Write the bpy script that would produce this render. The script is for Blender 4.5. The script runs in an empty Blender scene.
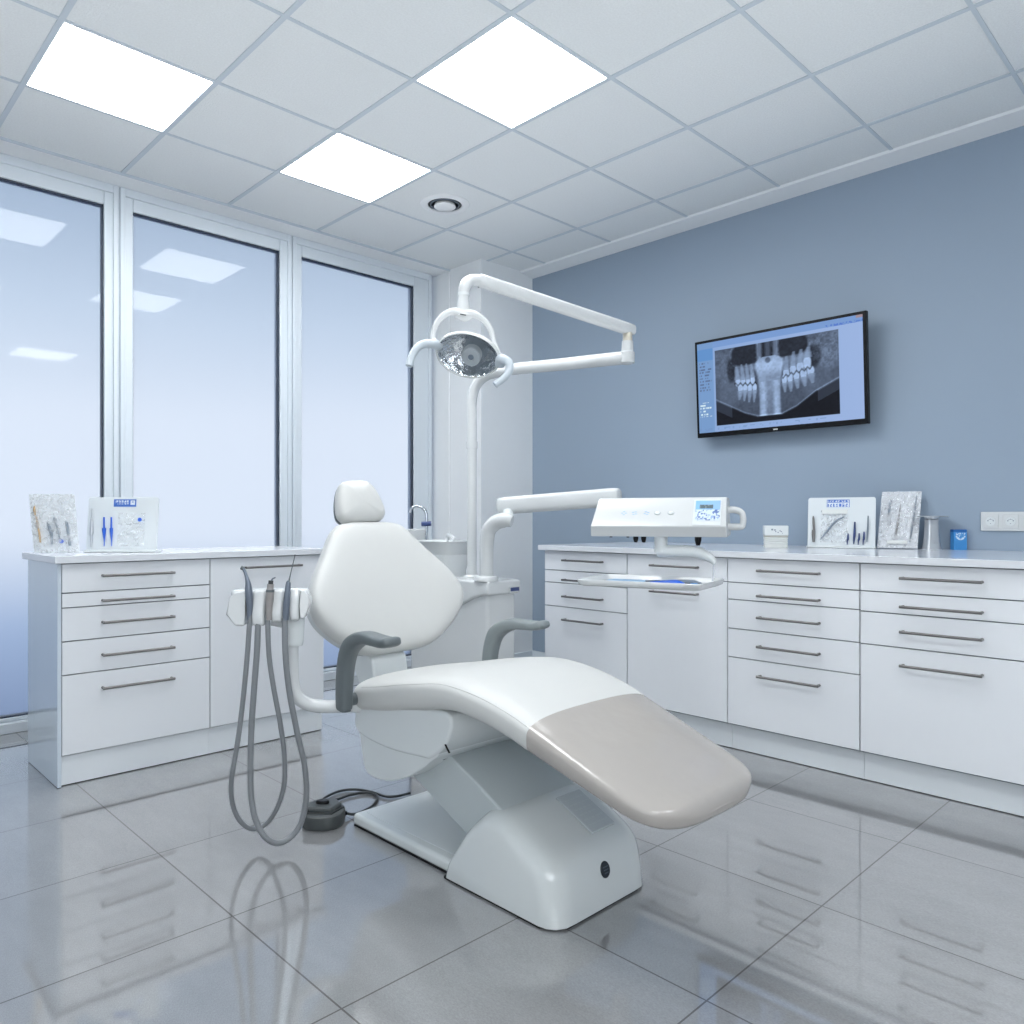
import bpy, bmesh, math, random
from mathutils import Vector, Matrix

random.seed(7)
S = bpy.context.scene
COL = S.collection

# ------------------------------------------------------------------ camera
FPX, CAMH, CY = 764.0, 1.05, 519.0
ANG = math.radians(44.4)
FWD = Vector((math.sin(ANG), math.cos(ANG), 0))
RGT = Vector((math.cos(ANG), -math.sin(ANG), 0))
cam_d = bpy.data.cameras.new('camera')
cam = bpy.data.objects.new('camera', cam_d)
COL.objects.link(cam)
cam.location = (0, 0, CAMH)
cam.rotation_euler = (math.pi / 2, 0, -ANG)
cam_d.sensor_width = 36
cam_d.lens = FPX / 1024 * 36
cam_d.shift_y = (CY - 512) / 1024.0
cam_d.clip_start = 0.05
S.camera = cam


def at(px, py, d):
    """world point seen at photo pixel (px,py) at depth d"""
    p = FWD * d + RGT * ((px - 512) / FPX * d)
    p.z = CAMH + (CY - py) * d / FPX
    return p


# ------------------------------------------------------------------ materials
def srgb(c):
    out = []
    for v in c:
        v = v / 255.0 if max(c) > 1.0 else v
        out.append(v / 12.92 if v <= 0.04045 else ((v + 0.055) / 1.055) ** 2.4)
    return tuple(out)


def mat(name, color, rough=0.5, metal=0.0, noise=0.0, nscale=20, bump=0.0, bscale=200, spec=0.5, emis=None, estr=0,
        alpha=1.0, trans=0.0, coat=0.0, stretch=None):
    m = bpy.data.materials.new(name)
    m.use_nodes = True
    nt = m.node_tree
    b = nt.nodes['Principled BSDF']
    b.inputs['Base Color'].default_value = (*color, 1)
    b.inputs['Roughness'].default_value = rough
    b.inputs['Metallic'].default_value = metal
    b.inputs['Specular IOR Level'].default_value = spec
    b.inputs['Alpha'].default_value = alpha
    b.inputs['Transmission Weight'].default_value = trans
    b.inputs['Coat Weight'].default_value = coat
    b.inputs['Coat Roughness'].default_value = 0.05
    if emis:
        b.inputs['Emission Color'].default_value = (*emis, 1)
        b.inputs['Emission Strength'].default_value = estr
    tc = nt.nodes.new('ShaderNodeTexCoord')
    src = tc.outputs['Object']
    if stretch:
        mp = nt.nodes.new('ShaderNodeMapping')
        mp.inputs['Scale'].default_value = stretch
        nt.links.new(src, mp.inputs['Vector'])
        src = mp.outputs['Vector']
    n = nt.nodes.new('ShaderNodeTexNoise')
    n.inputs['Scale'].default_value = nscale
    n.inputs['Detail'].default_value = 4
    nt.links.new(src, n.inputs['Vector'])
    mx = nt.nodes.new('ShaderNodeMix')
    mx.data_type = 'RGBA'
    k = max(noise, 0.01)
    mx.inputs[6].default_value = (*[c * (1 - k) for c in color], 1)
    mx.inputs[7].default_value = (*[min(1, c * (1 + k)) for c in color], 1)
    nt.links.new(n.outputs['Fac'], mx.inputs[0])
    nt.links.new(mx.outputs[2], b.inputs['Base Color'])
    if bump:
        n2 = nt.nodes.new('ShaderNodeTexNoise')
        n2.inputs['Scale'].default_value = bscale
        n2.inputs['Detail'].default_value = 3
        nt.links.new(src, n2.inputs['Vector'])
        bp = nt.nodes.new('ShaderNodeBump')
        bp.inputs['Strength'].default_value = bump
        bp.inputs['Distance'].default_value = 0.01
        nt.links.new(n2.outputs['Fac'], bp.inputs['Height'])
        nt.links.new(bp.outputs['Normal'], b.inputs['Normal'])
    return m


M = {}
M['wall_white'] = mat('wall_white', srgb((234, 237, 239)), 0.6, noise=0.01, bump=0.02)
M['wall_blue'] = mat('wall_blue', srgb((146, 162, 179)), 0.55, noise=0.015, nscale=3, bump=0.03, bscale=300)
M['ceiling'] = mat('ceiling_tile', srgb((228, 232, 233)), 0.8, noise=0.09, nscale=130, bump=0.3, bscale=170)
M['ceil_plain'] = mat('ceiling_plain', srgb((232, 235, 237)), 0.7)
M['tbar'] = mat('tbar', srgb((196, 206, 214)), 0.5)
M['frame'] = mat('window_frame', srgb((212, 220, 227)), 0.35)
M['gasket'] = mat('gasket', srgb((40, 52, 70)), 0.4)
M['cab'] = mat('cabinet_white', srgb((228, 231, 235)), 0.22, noise=0.01, spec=0.5)
M['cabside'] = mat('cabinet_gloss', srgb((205, 216, 226)), 0.08, noise=0.01, spec=0.7)
M['carcass'] = mat('carcass', srgb((120, 128, 136)), 0.5)  # white carcass coloured grey so gaps between the fronts read dark
M['plinth'] = mat('plinth', srgb((228, 233, 237)), 0.3, spec=0.5)
M['top'] = mat('worktop', srgb((218, 221, 226)), 0.12, noise=0.01, spec=0.6)
M['silver'] = mat('satin_silver', srgb((205, 208, 212)), 0.3, metal=0.9, noise=0.05)
M['steel'] = mat('brushed_steel', srgb((122, 120, 119)), 0.35, metal=0.8, noise=0.08, nscale=80)
M['chrome'] = mat('chrome', srgb((200, 205, 212)), 0.15, metal=1.0)
M['plastic'] = mat('white_plastic', srgb((210, 213, 214)), 0.22, noise=0.01)
M['gloss'] = mat('white_gloss', srgb((220, 225, 225)), 0.1, noise=0.01, spec=0.6, coat=0.4)
M['panel'] = mat('panel_white', srgb((201, 204, 205)), 0.25, noise=0.01)
M['shield'] = mat('bulb_shield', srgb((158, 166, 172)), 0.3)
M['shell'] = mat('grey_white_shell', srgb((218, 223, 224)), 0.25, noise=0.01)
M['armlift'] = mat('lift_arm', srgb((190, 198, 200)), 0.3, noise=0.01)
M['vinyl'] = mat('white_vinyl', srgb((203, 204, 202)), 0.42, noise=0.01, bump=0.03, bscale=500)
M['legcover'] = mat('leg_cover', srgb((170, 165, 160)), 0.2, noise=0.02, bump=0.5, bscale=7, coat=0.3)
M['arm_dark'] = mat('armrest_dark', srgb((100, 108, 111)), 0.42, noise=0.03)
M['arm_mid'] = mat('armrest_mid', srgb((128, 136, 138)), 0.42, noise=0.03)
M['hose'] = mat('grey_hose', srgb((128, 132, 136)), 0.4, noise=0.03)
M['handpiece'] = mat('handpiece', srgb((116, 125, 138)), 0.3, metal=0.5, noise=0.08, nscale=60)
M['handpiece_warm'] = mat('handpiece_warm', srgb((160, 156, 154)), 0.35, metal=0.3, noise=0.1, nscale=60)
M['black'] = mat('black_plastic', srgb((14, 15, 18)), 0.3, spec=0.25)
M['darkgrey'] = mat('pedal_grey', srgb((70, 75, 76)), 0.4, noise=0.05)
M['darker'] = mat('pedal_dark', srgb((52, 56, 58)), 0.45, noise=0.05)
M['badge'] = mat('badge', srgb((38, 44, 52)), 0.35)
M['badge_line'] = mat('badge_line', srgb((80, 88, 98)), 0.4)
M['decal'] = mat('smoked_plate', srgb((198, 205, 208)), 0.12, spec=0.6)
M['blue'] = mat('blue_plastic', srgb((38, 96, 205)), 0.35, noise=0.05)
M['darkblue'] = mat('dark_blue', srgb((40, 62, 115)), 0.35, noise=0.05)
M['bluebox'] = mat('blue_box', srgb((62, 142, 208)), 0.5, noise=0.05)
M['bluebox_top'] = mat('blue_box_top', srgb((28, 98, 170)), 0.5, noise=0.05)
M['gold'] = mat('gold', srgb((190, 150, 90)), 0.3, metal=0.6, noise=0.1)
M['paper'] = mat('paper', srgb((225, 228, 226)), 0.7, noise=0.03)
M['paper_line'] = mat('paper_edge', srgb((190, 188, 180)), 0.8)
M['card'] = mat('card_white', srgb((222, 228, 231)), 0.35, noise=0.01)
M['pale_blue'] = mat('pale_blue', srgb((150, 190, 225)), 0.4, noise=0.1, nscale=40)
M['slategrey'] = mat('slate_grey', srgb((120, 132, 146)), 0.4, noise=0.1)
M['brass'] = mat('brass_joint', srgb((205, 200, 185)), 0.3, metal=0.4, noise=0.2, nscale=60)
M['diffuser'] = mat('diffuser', (0.9, 0.9, 0.9), 0.5, emis=(0.965, 0.985, 1.0), estr=19.0)


def film_mat(name, tint, alpha, bump=0.8, scale=35):
    m = bpy.data.materials.new(name)
    m.use_nodes = True
    nt = m.node_tree
    b = nt.nodes['Principled BSDF']
    b.inputs['Base Color'].default_value = (*tint, 1)
    b.inputs['Roughness'].default_value = 0.12
    b.inputs['Specular IOR Level'].default_value = 0.9
    tc = nt.nodes.new('ShaderNodeTexCoord')
    n = nt.nodes.new('ShaderNodeTexNoise')
    n.inputs['Scale'].default_value = scale
    n.inputs['Detail'].default_value = 5
    n.inputs['Distortion'].default_value = 1.2
    nt.links.new(tc.outputs['Object'], n.inputs['Vector'])
    bp = nt.nodes.new('ShaderNodeBump')
    bp.inputs['Strength'].default_value = bump
    bp.inputs['Distance'].default_value = 0.02
    nt.links.new(n.outputs['Fac'], bp.inputs['Height'])
    nt.links.new(bp.outputs['Normal'], b.inputs['Normal'])
    r = nt.nodes.new('ShaderNodeMapRange')
    r.inputs[1].default_value = 0.35
    r.inputs[2].default_value = 0.7
    r.inputs[3].default_value = max(0.0, alpha - 0.25)
    r.inputs[4].default_value = min(1.0, alpha + 0.25)
    nt.links.new(n.outputs['Fac'], r.inputs[0])
    nt.links.new(r.outputs[0], b.inputs['Alpha'])
    return m


M['film'] = film_mat('clear_film', srgb((244, 247, 250)), 0.24, 0.5)
M['film_grey'] = film_mat('silver_film', srgb((236, 239, 243)), 0.32, 0.6)
M['backing'] = mat('pouch_backing', srgb((232, 237, 241)), 0.4, noise=0.03, nscale=30)
M['backing_grey'] = mat('pouch_backing_grey', srgb((214, 218, 223)), 0.25, noise=0.16, nscale=28, bump=0.4, bscale=45, metal=0.2)


def frosted_mat():
    m = bpy.data.materials.new('frosted_glass')
    m.use_nodes = True
    nt = m.node_tree
    nt.nodes.clear()
    out = nt.nodes.new('ShaderNodeOutputMaterial')
    mix = nt.nodes.new('ShaderNodeMixShader')
    fr = nt.nodes.new('ShaderNodeFresnel')
    fr.inputs['IOR'].default_value = 1.28
    rf = nt.nodes.new('ShaderNodeBsdfRefraction')
    rf.inputs['IOR'].default_value = 1.02
    rf.inputs['Roughness'].default_value = 0.75
    rf.inputs['Color'].default_value = (0.96, 0.98, 1, 1)
    tl = nt.nodes.new('ShaderNodeBsdfTranslucent')
    tl.inputs['Color'].default_value = (0.75, 0.8, 0.88, 1)
    m2 = nt.nodes.new('ShaderNodeMixShader')
    m2.inputs[0].default_value = 0.12
    gl = nt.nodes.new('ShaderNodeBsdfGlossy')
    gl.inputs['Roughness'].default_value = 0.015
    tc = nt.nodes.new('ShaderNodeTexCoord')
    n = nt.nodes.new('ShaderNodeTexNoise')
    n.inputs['Scale'].default_value = 1.5
    nt.links.new(tc.outputs['Object'], n.inputs['Vector'])
    bp = nt.nodes.new('ShaderNodeBump')
    bp.inputs['Strength'].default_value = 0.004
    nt.links.new(n.outputs['Fac'], bp.inputs['Height'])
    nt.links.new(bp.outputs['Normal'], gl.inputs['Normal'])
    nt.links.new(rf.outputs[0], m2.inputs[1])
    nt.links.new(tl.outputs[0], m2.inputs[2])
    nt.links.new(fr.outputs[0], mix.inputs[0])
    nt.links.new(m2.outputs[0], mix.inputs[1])
    nt.links.new(gl.outputs[0], mix.inputs[2])
    nt.links.new(mix.outputs[0], out.inputs['Surface'])
    return m


M['frosted'] = frosted_mat()

TILE_X0, TILE_DX, TILE_Y0, TILE_DY = 0.885, 0.583, 0.893, 0.533


def floor_mat():
    m = bpy.data.materials.new('floor_tiles')
    m.use_nodes = True
    nt = m.node_tree
    b = nt.nodes['Principled BSDF']
    tc = nt.nodes.new('ShaderNodeTexCoord')
    sep = nt.nodes.new('ShaderNodeSeparateXYZ')
    geo = nt.nodes.new('ShaderNodeNewGeometry')
    nt.links.new(geo.outputs['Position'], sep.inputs[0])

    def math_(op, a, bb=None):
        n = nt.nodes.new('ShaderNodeMath')
        n.operation = op
        for i, v in enumerate((a, bb)):
            if v is None:
                continue
            if isinstance(v, (int, float)):
                n.inputs[i].default_value = v
            else:
                nt.links.new(v, n.inputs[i])
        return n.outputs[0]

    def joint(o, x0, dx):
        a = math_('DIVIDE', math_('SUBTRACT', o, x0 - 20 * dx), dx)
        f = math_('FRACT', a)
        e = math_('MINIMUM', f, math_('SUBTRACT', 1.0, f))
        return math_('MULTIPLY', e, dx), math_('FLOOR', a)

    ex, ix = joint(sep.outputs[0], TILE_X0, TILE_DX)
    ey, iy = joint(sep.outputs[1], TILE_Y0, TILE_DY)
    j = math_('LESS_THAN', math_('MINIMUM', ex, ey), 0.0022)
    comb = nt.nodes.new('ShaderNodeCombineXYZ')
    nt.links.new(ix, comb.inputs[0])
    nt.links.new(iy, comb.inputs[1])
    wn = nt.nodes.new('ShaderNodeTexWhiteNoise')
    wn.noise_dimensions = '3D'
    nt.links.new(comb.outputs[0], wn.inputs['Vector'])
    mp = nt.nodes.new('ShaderNodeMapping')
    mp.inputs['Scale'].default_value = (9, 3, 3)
    nt.links.new(geo.outputs['Position'], mp.inputs['Vector'])
    off = nt.nodes.new('ShaderNodeVectorMath')
    off.operation = 'MULTIPLY_ADD'
    nt.links.new(wn.outputs['Color'], off.inputs[0])
    off.inputs[1].default_value = (30, 30, 30)
    nt.links.new(mp.outputs[0], off.inputs[2])
    n1 = nt.nodes.new('ShaderNodeTexNoise')
    n1.inputs['Scale'].default_value = 1.2
    n1.inputs['Detail'].default_value = 9
    n1.inputs['Roughness'].default_value = 0.72
    nt.links.new(off.outputs[0], n1.inputs['Vector'])
    n2 = nt.nodes.new('ShaderNodeTexNoise')
    n2.inputs['Scale'].default_value = 60
    n2.inputs['Detail'].default_value = 5
    nt.links.new(off.outputs[0], n2.inputs['Vector'])
    v = math_('ADD', math_('MULTIPLY', n1.outputs['Fac'], 0.35), math_('MULTIPLY', n2.outputs['Fac'], 0.65))
    cr = nt.nodes.new('ShaderNodeValToRGB')
    cr.color_ramp.elements[0].position = 0.3
    cr.color_ramp.elements[0].color = (*srgb((130, 131, 133)), 1)
    cr.color_ramp.elements[1].position = 0.72
    cr.color_ramp.elements[1].color = (*srgb((156, 157, 158)), 1)
    nt.links.new(v, cr.inputs[0])
    mx = nt.nodes.new('ShaderNodeMix')
    mx.data_type = 'RGBA'
    nt.links.new(j, mx.inputs[0])
    nt.links.new(cr.outputs[0], mx.inputs[6])
    mx.inputs[7].default_value = (*srgb((84, 83, 82)), 1)
    nt.links.new(mx.outputs[2], b.inputs['Base Color'])
    b.inputs['Specular IOR Level'].default_value = 0.3
    rr = math_('ADD', math_('MULTIPLY', j, 0.5), math_('MULTIPLY', n1.outputs['Fac'], 0.05))
    rr2 = nt.nodes.new('ShaderNodeMath')
    rr2.operation = 'ADD'
    nt.links.new(rr, rr2.inputs[0])
    rr2.inputs[1].default_value = 0.04
    nt.links.new(rr2.outputs[0], b.inputs['Roughness'])
    bp = nt.nodes.new('ShaderNodeBump')
    bp.inputs['Strength'].default_value = 0.01
    bp.inputs['Distance'].default_value = 0.0005
    nt.links.new(n2.outputs['Fac'], bp.inputs['Height'])
    b.inputs['Coat Weight'].default_value = 1.0
    b.inputs['Coat Roughness'].default_value = 0.03
    b.inputs['Coat IOR'].default_value = 2.0
    return m


M['floor'] = floor_mat()


def attr_mat(name, emit=0.0, rough=0.4):
    m = bpy.data.materials.new(name)
    m.use_nodes = True
    nt = m.node_tree
    b = nt.nodes['Principled BSDF']
    a = nt.nodes.new('ShaderNodeAttribute')
    a.attribute_name = 'Col'
    b.inputs['Roughness'].default_value = rough
    if emit:
        b.inputs['Base Color'].default_value = (0.01, 0.01, 0.012, 1)
        nt.links.new(a.outputs['Color'], b.inputs['Emission Color'])
        b.inputs['Emission Strength'].default_value = emit
        b.inputs['Specular IOR Level'].default_value = 0.03
    else:
        nt.links.new(a.outputs['Color'], b.inputs['Base Color'])
    return m


M['screen'] = attr_mat('screen_image', 0.97, 0.35)
M['print'] = attr_mat('printed_label', 0.0, 0.4)

# ------------------------------------------------------------------ mesh builder
WLOC = {}


def catmull(pts, n=8):
    """smooth a list of vectors (any dimension)"""
    P = [Vector(p) for p in pts]
    out = []
    for i in range(len(P) - 1):
        p0 = P[i - 1] if i > 0 else P[i] * 2 - P[i + 1]
        p1, p2 = P[i], P[i + 1]
        p3 = P[i + 2] if i + 2 < len(P) else P[i + 1] * 2 - P[i]
        for k in range(n):
            t = k / n
            out.append(0.5 * ((2 * p1) + (p2 - p0) * t + (2 * p0 - 5 * p1 + 4 * p2 - p3) * t * t
                              + (3 * p1 - p0 - 3 * p2 + p3) * t ** 3))
    out.append(P[-1].copy())
    return out


def lerp_table(tab, x):
    """smooth interpolation in a sorted table of (x,y)"""
    if x <= tab[0][0]:
        return tab[0][1]
    for (a, b), (c, d) in zip(tab, tab[1:]):
        if x <= c:
            t = (x - a) / (c - a)
            return b + (d - b) * t
    return tab[-1][1]


class MB:
    def __init__(self, mtx=None):
        self.bm = bmesh.new()
        self.M = mtx or Matrix.Identity(4)

    def v(self, p):
        return self.bm.verts.new(self.M @ Vector(p))

    def rings(self, rs, cap0=True, cap1=True, closed=True):
        V = [[self.v(p) for p in r] for r in rs]
        n = len(V[0])
        for a, b in zip(V, V[1:]):
            for i in range(n if closed else n - 1):
                k = (i + 1) % n
                try:
                    self.bm.faces.new((a[i], a[k], b[k], b[i]))
                except ValueError:
                    pass
        if cap0:
            self.bm.faces.new(V[0][::-1])
        if cap1:
            self.bm.faces.new(V[-1])
        return V

    def box(self, x0, x1, y0, y1, z0, z1):
        r = lambda z: [(x0, y0, z), (x1, y0, z), (x1, y1, z), (x0, y1, z)]
        self.rings([r(z0), r(z1)])
        return self

    def prism(self, poly, axis, lo, hi):
        """poly: list of 2D; axis 'x' -> (y,z), 'y' -> (x,z), 'z' -> (x,y)"""
        def f(p, t):
            return {'x': (t, p[0], p[1]), 'y': (p[0], t, p[1]), 'z': (p[0], p[1], t)}[axis]
        self.rings([[f(p, lo) for p in poly], [f(p, hi) for p in poly]])
        return self

    def tube(self, pts, r, n=14, smooth=8, caps=True, flat=1.0, up=None):
        """r: number or list of radii matching pts"""
        if not isinstance(r, (list, tuple)):
            r = [r] * len(pts)
        q = [(*p, rr) for p, rr in zip([tuple(p) for p in pts], r)]
        if smooth:
            q = catmull(q, smooth)
        else:
            q = [Vector(a) for a in q]
        C = [Vector(a[:3]) for a in q]
        R = [a[3] for a in q]
        prev = None
        rs = []
        for i, c in enumerate(C):
            t = (C[min(i + 1, len(C) - 1)] - C[max(i - 1, 0)]).normalized()
            if prev is None:
                a = up or (Vector((0, 0, 1)) if abs(t.z) < 0.9 else Vector((1, 0, 0)))
                u = t.cross(a).normalized()
            else:
                u = (prev - t * prev.dot(t)).normalized()
            w = u.cross(t).normalized()
            prev = u
            rs.append([c + (u * math.cos(2 * math.pi * k / n) + w * math.sin(2 * math.pi * k / n) * flat) * R[i] for k in range(n)])
        self.rings(rs, caps, caps)
        return self

    def lathe(self, prof, c=(0, 0, 0), n=32, sx=1, sy=1):
        rs = [[(c[0] + r * sx * math.cos(2 * math.pi * k / n), c[1] + r * sy * math.sin(2 * math.pi * k / n), c[2] + z) for k in range(n)]
              for r, z in prof]
        self.rings(rs)
        return self

    def cyl(self, a, b, r, n=24):
        return self.tube([a, b], r, n, smooth=0)

    def sweep(self, stations, xc, expo=4.0, n=40, crown=0.0):
        """stations: (y,z,hx,hn) path in the yz plane; superellipse section hx across x, hn along the normal"""
        rs = []
        for i, s in enumerate(stations):
            a = stations[max(i - 1, 0)]
            b = stations[min(i + 1, len(stations) - 1)]
            t = Vector((b[0] - a[0], b[1] - a[1]))
            t = t.normalized() if t.length > 1e-9 else Vector((1, 0))
            nm = Vector((-t.y, t.x))
            if nm.y < 0 and abs(nm.y) > 0.3:
                nm = -nm
            ring = []
            for k in range(n):
                th = 2 * math.pi * k / n
                cx, sy = math.cos(th), math.sin(th)
                ux = math.copysign(abs(cx) ** (2 / expo), cx)
                vy = math.copysign(abs(sy) ** (2 / expo), sy)
                off = vy * s[3] + (crown * (1 - ux * ux) if vy > 0 else 0)
                ring.append((xc + ux * s[2], s[0] + nm.x * off, s[1] + nm.y * off))
            rs.append(ring)
        self.rings(rs)
        return self

    def cushion(self, outline, prof, curve=0.0):
        """outline: closed list (u,v); prof: list (inset,depth) ; local u->x, v->z, depth-> -y ; sides come forward by curve*u^2"""
        cu = sum(p[0] for p in outline) / len(outline)
        cv = sum(p[1] for p in outline) / len(outline)
        def pt(u, v, d):
            return (u, -(d + curve * u * u), v)
        rs = []
        N = len(outline)
        for ins, d in prof:
            ring = []
            for i, (u, v) in enumerate(outline):
                a = outline[i - 1]
                b = outline[(i + 1) % N]
                t = Vector((b[0] - a[0], b[1] - a[1]))
                nn = Vector((-t.y, t.x)).normalized()
                if nn.dot(Vector((cu - u, cv - v))) < 0:
                    nn = -nn
                if ins <= 0.03:
                    uu, vv = u + nn.x * ins, v + nn.y * ins
                else:
                    f = 1 - (ins - 0.03)
                    u3, v3 = u + nn.x * 0.03, v + nn.y * 0.03
                    uu, vv = cu + (u3 - cu) * f, cv + (v3 - cv) * f
                ring.append(pt(uu, vv, d))
            rs.append(ring)
        V = self.rings(rs, True, False)
        c = self.v(pt(cu, cv, prof[-1][1] + 0.001))
        L = V[-1]
        for i in range(N):
            self.bm.faces.new((L[i], L[(i + 1) % N], c))
        return self

    def build(self, name, m, parent=None, bevel=0.0, seg=3, angle=38, smooth=True, subd=0):
        bm = self.bm
        bmesh.ops.recalc_face_normals(bm, faces=bm.faces[:])
        xs = [v.co for v in bm.verts]
        lo = Vector([min(c[i] for c in xs) for i in range(3)])
        hi = Vector([max(c[i] for c in xs) for i in range(3)])
        c = Vector(((lo.x + hi.x) / 2, (lo.y + hi.y) / 2, lo.z))
        bmesh.ops.translate(bm, vec=-c, verts=bm.verts[:])
        me = bpy.data.meshes.new(name)
        bm.to_mesh(me)
        bm.free()
        if smooth:
            for p in me.polygons:
                p.use_smooth = True
            me.set_sharp_from_angle(angle=math.radians(angle))
        me.materials.append(m)
        return link(name, me, c, parent, bevel, seg, subd)


def link(name, me, c, parent=None, bevel=0, seg=3, subd=0):
    o = bpy.data.objects.new(name, me)
    COL.objects.link(o)
    o.location = c
    WLOC[o] = c
    if parent:
        o.parent = parent
        o.matrix_parent_inverse = Matrix.Translation(-WLOC[parent])
    if bevel:
        md = o.modifiers.new('bevel', 'BEVEL')
        md.width = bevel
        md.segments = seg
        md.limit_method = 'ANGLE'
        md.angle_limit = math.radians(40)
        md.harden_normals = True
    if subd:
        md = o.modifiers.new('sub', 'SUBSURF')
        md.levels = md.render_levels = subd
    return o


def thing(name, label, cat, loc, group=None):
    o = bpy.data.objects.new(name, None)
    o.empty_display_size = 0.1
    COL.objects.link(o)
    o.location = loc
    WLOC[o] = Vector(loc)
    tag(o, label, cat, group)
    return o


def tag(o, label, cat, group=None):
    o['label'] = label
    o['category'] = cat
    if group:
        o['group'] = group
    return o


def struct(o):
    o['kind'] = 'structure'
    return o


def sbox(name, m, x0, x1, y0, y1, z0, z1, bevel=0.0, parent=None):
    o = MB().box(x0, x1, y0, y1, z0, z1).build(name, m, parent, bevel, 2, smooth=bool(bevel))
    if parent is None:
        struct(o)
    return o


def pixel_panel(name, O, U, W, nx, ny, func, m, parent=None):
    """flat rectangle O + u*U + v*W painted per vertex by func(u,v) -> sRGB 0..255"""
    O, U, W = Vector(O), Vector(U), Vector(W)
    c = O + U * 0.5
    verts, cols = [], []
    for j in range(ny + 1):
        for i in range(nx + 1):
            u, v = i / nx, j / ny
            verts.append(O + U * u + W * v - c)
            cols.append(srgb(tuple(max(1.01, min(255, t)) for t in func(u, v))))
    faces = [(j * (nx + 1) + i, j * (nx + 1) + i + 1, (j + 1) * (nx + 1) + i + 1, (j + 1) * (nx + 1) + i)
             for j in range(ny) for i in range(nx)]
    me = bpy.data.meshes.new(name)
    me.from_pydata(verts, [], faces)
    a = me.color_attributes.new('Col', 'FLOAT_COLOR', 'POINT')
    for i, cc in enumerate(cols):
        a.data[i].color = (*cc, 1)
    me.materials.append(m)
    return link(name, me, c, parent)


def hash2(i, j, s=0):
    n = (i * 374761393 + j * 668265263 + s * 974634777) & 0xffffffff
    n = ((n ^ (n >> 13)) * 1274126177) & 0xffffffff
    return ((n ^ (n >> 16)) & 0xffff) / 65535.0


def vnoise(x, y, s=0):
    i, j = math.floor(x), math.floor(y)
    fx, fy = x - i, y - j
    fx, fy = fx * fx * (3 - 2 * fx), fy * fy * (3 - 2 * fy)
    a = hash2(i, j, s) * (1 - fx) + hash2(i + 1, j, s) * fx
    b = hash2(i, j + 1, s) * (1 - fx) + hash2(i + 1, j + 1, s) * fx
    return a * (1 - fy) + b * fy


# ------------------------------------------------------------------ setting
XW, YW, ZC = 4.05, 4.42, 2.85          # right wall, window wall, ceiling
XL, YB = -1.55, -1.75                   # walls behind and beside the camera
PX, PY = 3.54, 3.92                     # pillar corner
sbox('floor', M['floor'], XL - .1, XW + .1, YB - .1, YW + .12, -0.08, 0)
sbox('ceiling', M['ceiling'], XL - .1, XW + .1, YB - .1, YW + .12, ZC, ZC + 0.08)
sbox('wall_right', M['wall_blue'], XW, XW + .1, YB - .1, YW + .12, 0, ZC)
sbox('wall_left', M['wall_white'], XL - .1, XL, YB - .1, YW + .12, 0, ZC)
sbox('wall_back', M['wall_white'], XL, XW, YB - .1, YB, 0, ZC)
sbox('pillar', M['wall_white'], PX, XW, PY, YW + .12, 0, ZC)
# plain ceiling margins, cornice
sbox('trim_1', M['ceil_plain'], XL, PX, 4.255, YW + .02, ZC - 0.012, ZC + .01)
MB().prism([(XW - .13, ZC + .005), (XW - .125, ZC - .012), (XW, ZC - .03), (XW, ZC + .005)], 'y', YB, PY).build('trim_2', M['ceil_plain'], smooth=False)['kind'] = 'structure'
sbox('trim_3', M['wall_white'], PX - .006, PX + .01, 4.26, YW - .03, 0.0, ZC - .012)
sbox('baseboard_right', M['frame'], XW - .014, XW, 2.93, PY, 0, .082, .003)
sbox('baseboard_pillar', M['frame'], PX - .014, XW, PY - .014, PY, 0, .082, .003)
sbox('baseboard_window', M['frame'], XL, PX, YW - .035, YW + .06, 0, .05, .004)
# ceiling grid
GX0, GDX, GY0, GDY = .765, .567, .787, .5777
gm = MB()
xs = [GX0 + GDX * k for k in range(-4, 6)]
ys = [GY0 + GDY * k for k in range(-4, 7)]
for x in xs:
    gm.box(x - .0105, x + .0105, YB, min(4.26, PY + .0 if x > PX else 4.26), ZC - .004, ZC + .01)
for y in ys:
    xe = XW - .125
    if y < 4.24:
        gm.box(XL, xe, y - .008, y + .008, ZC - .0035, ZC + .01)
gm.box(XL, PX, 4.251, 4.256, ZC - .014, ZC + .01)
struct(gm.build('trim_ceiling_grid', M['tbar'], smooth=False))

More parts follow.
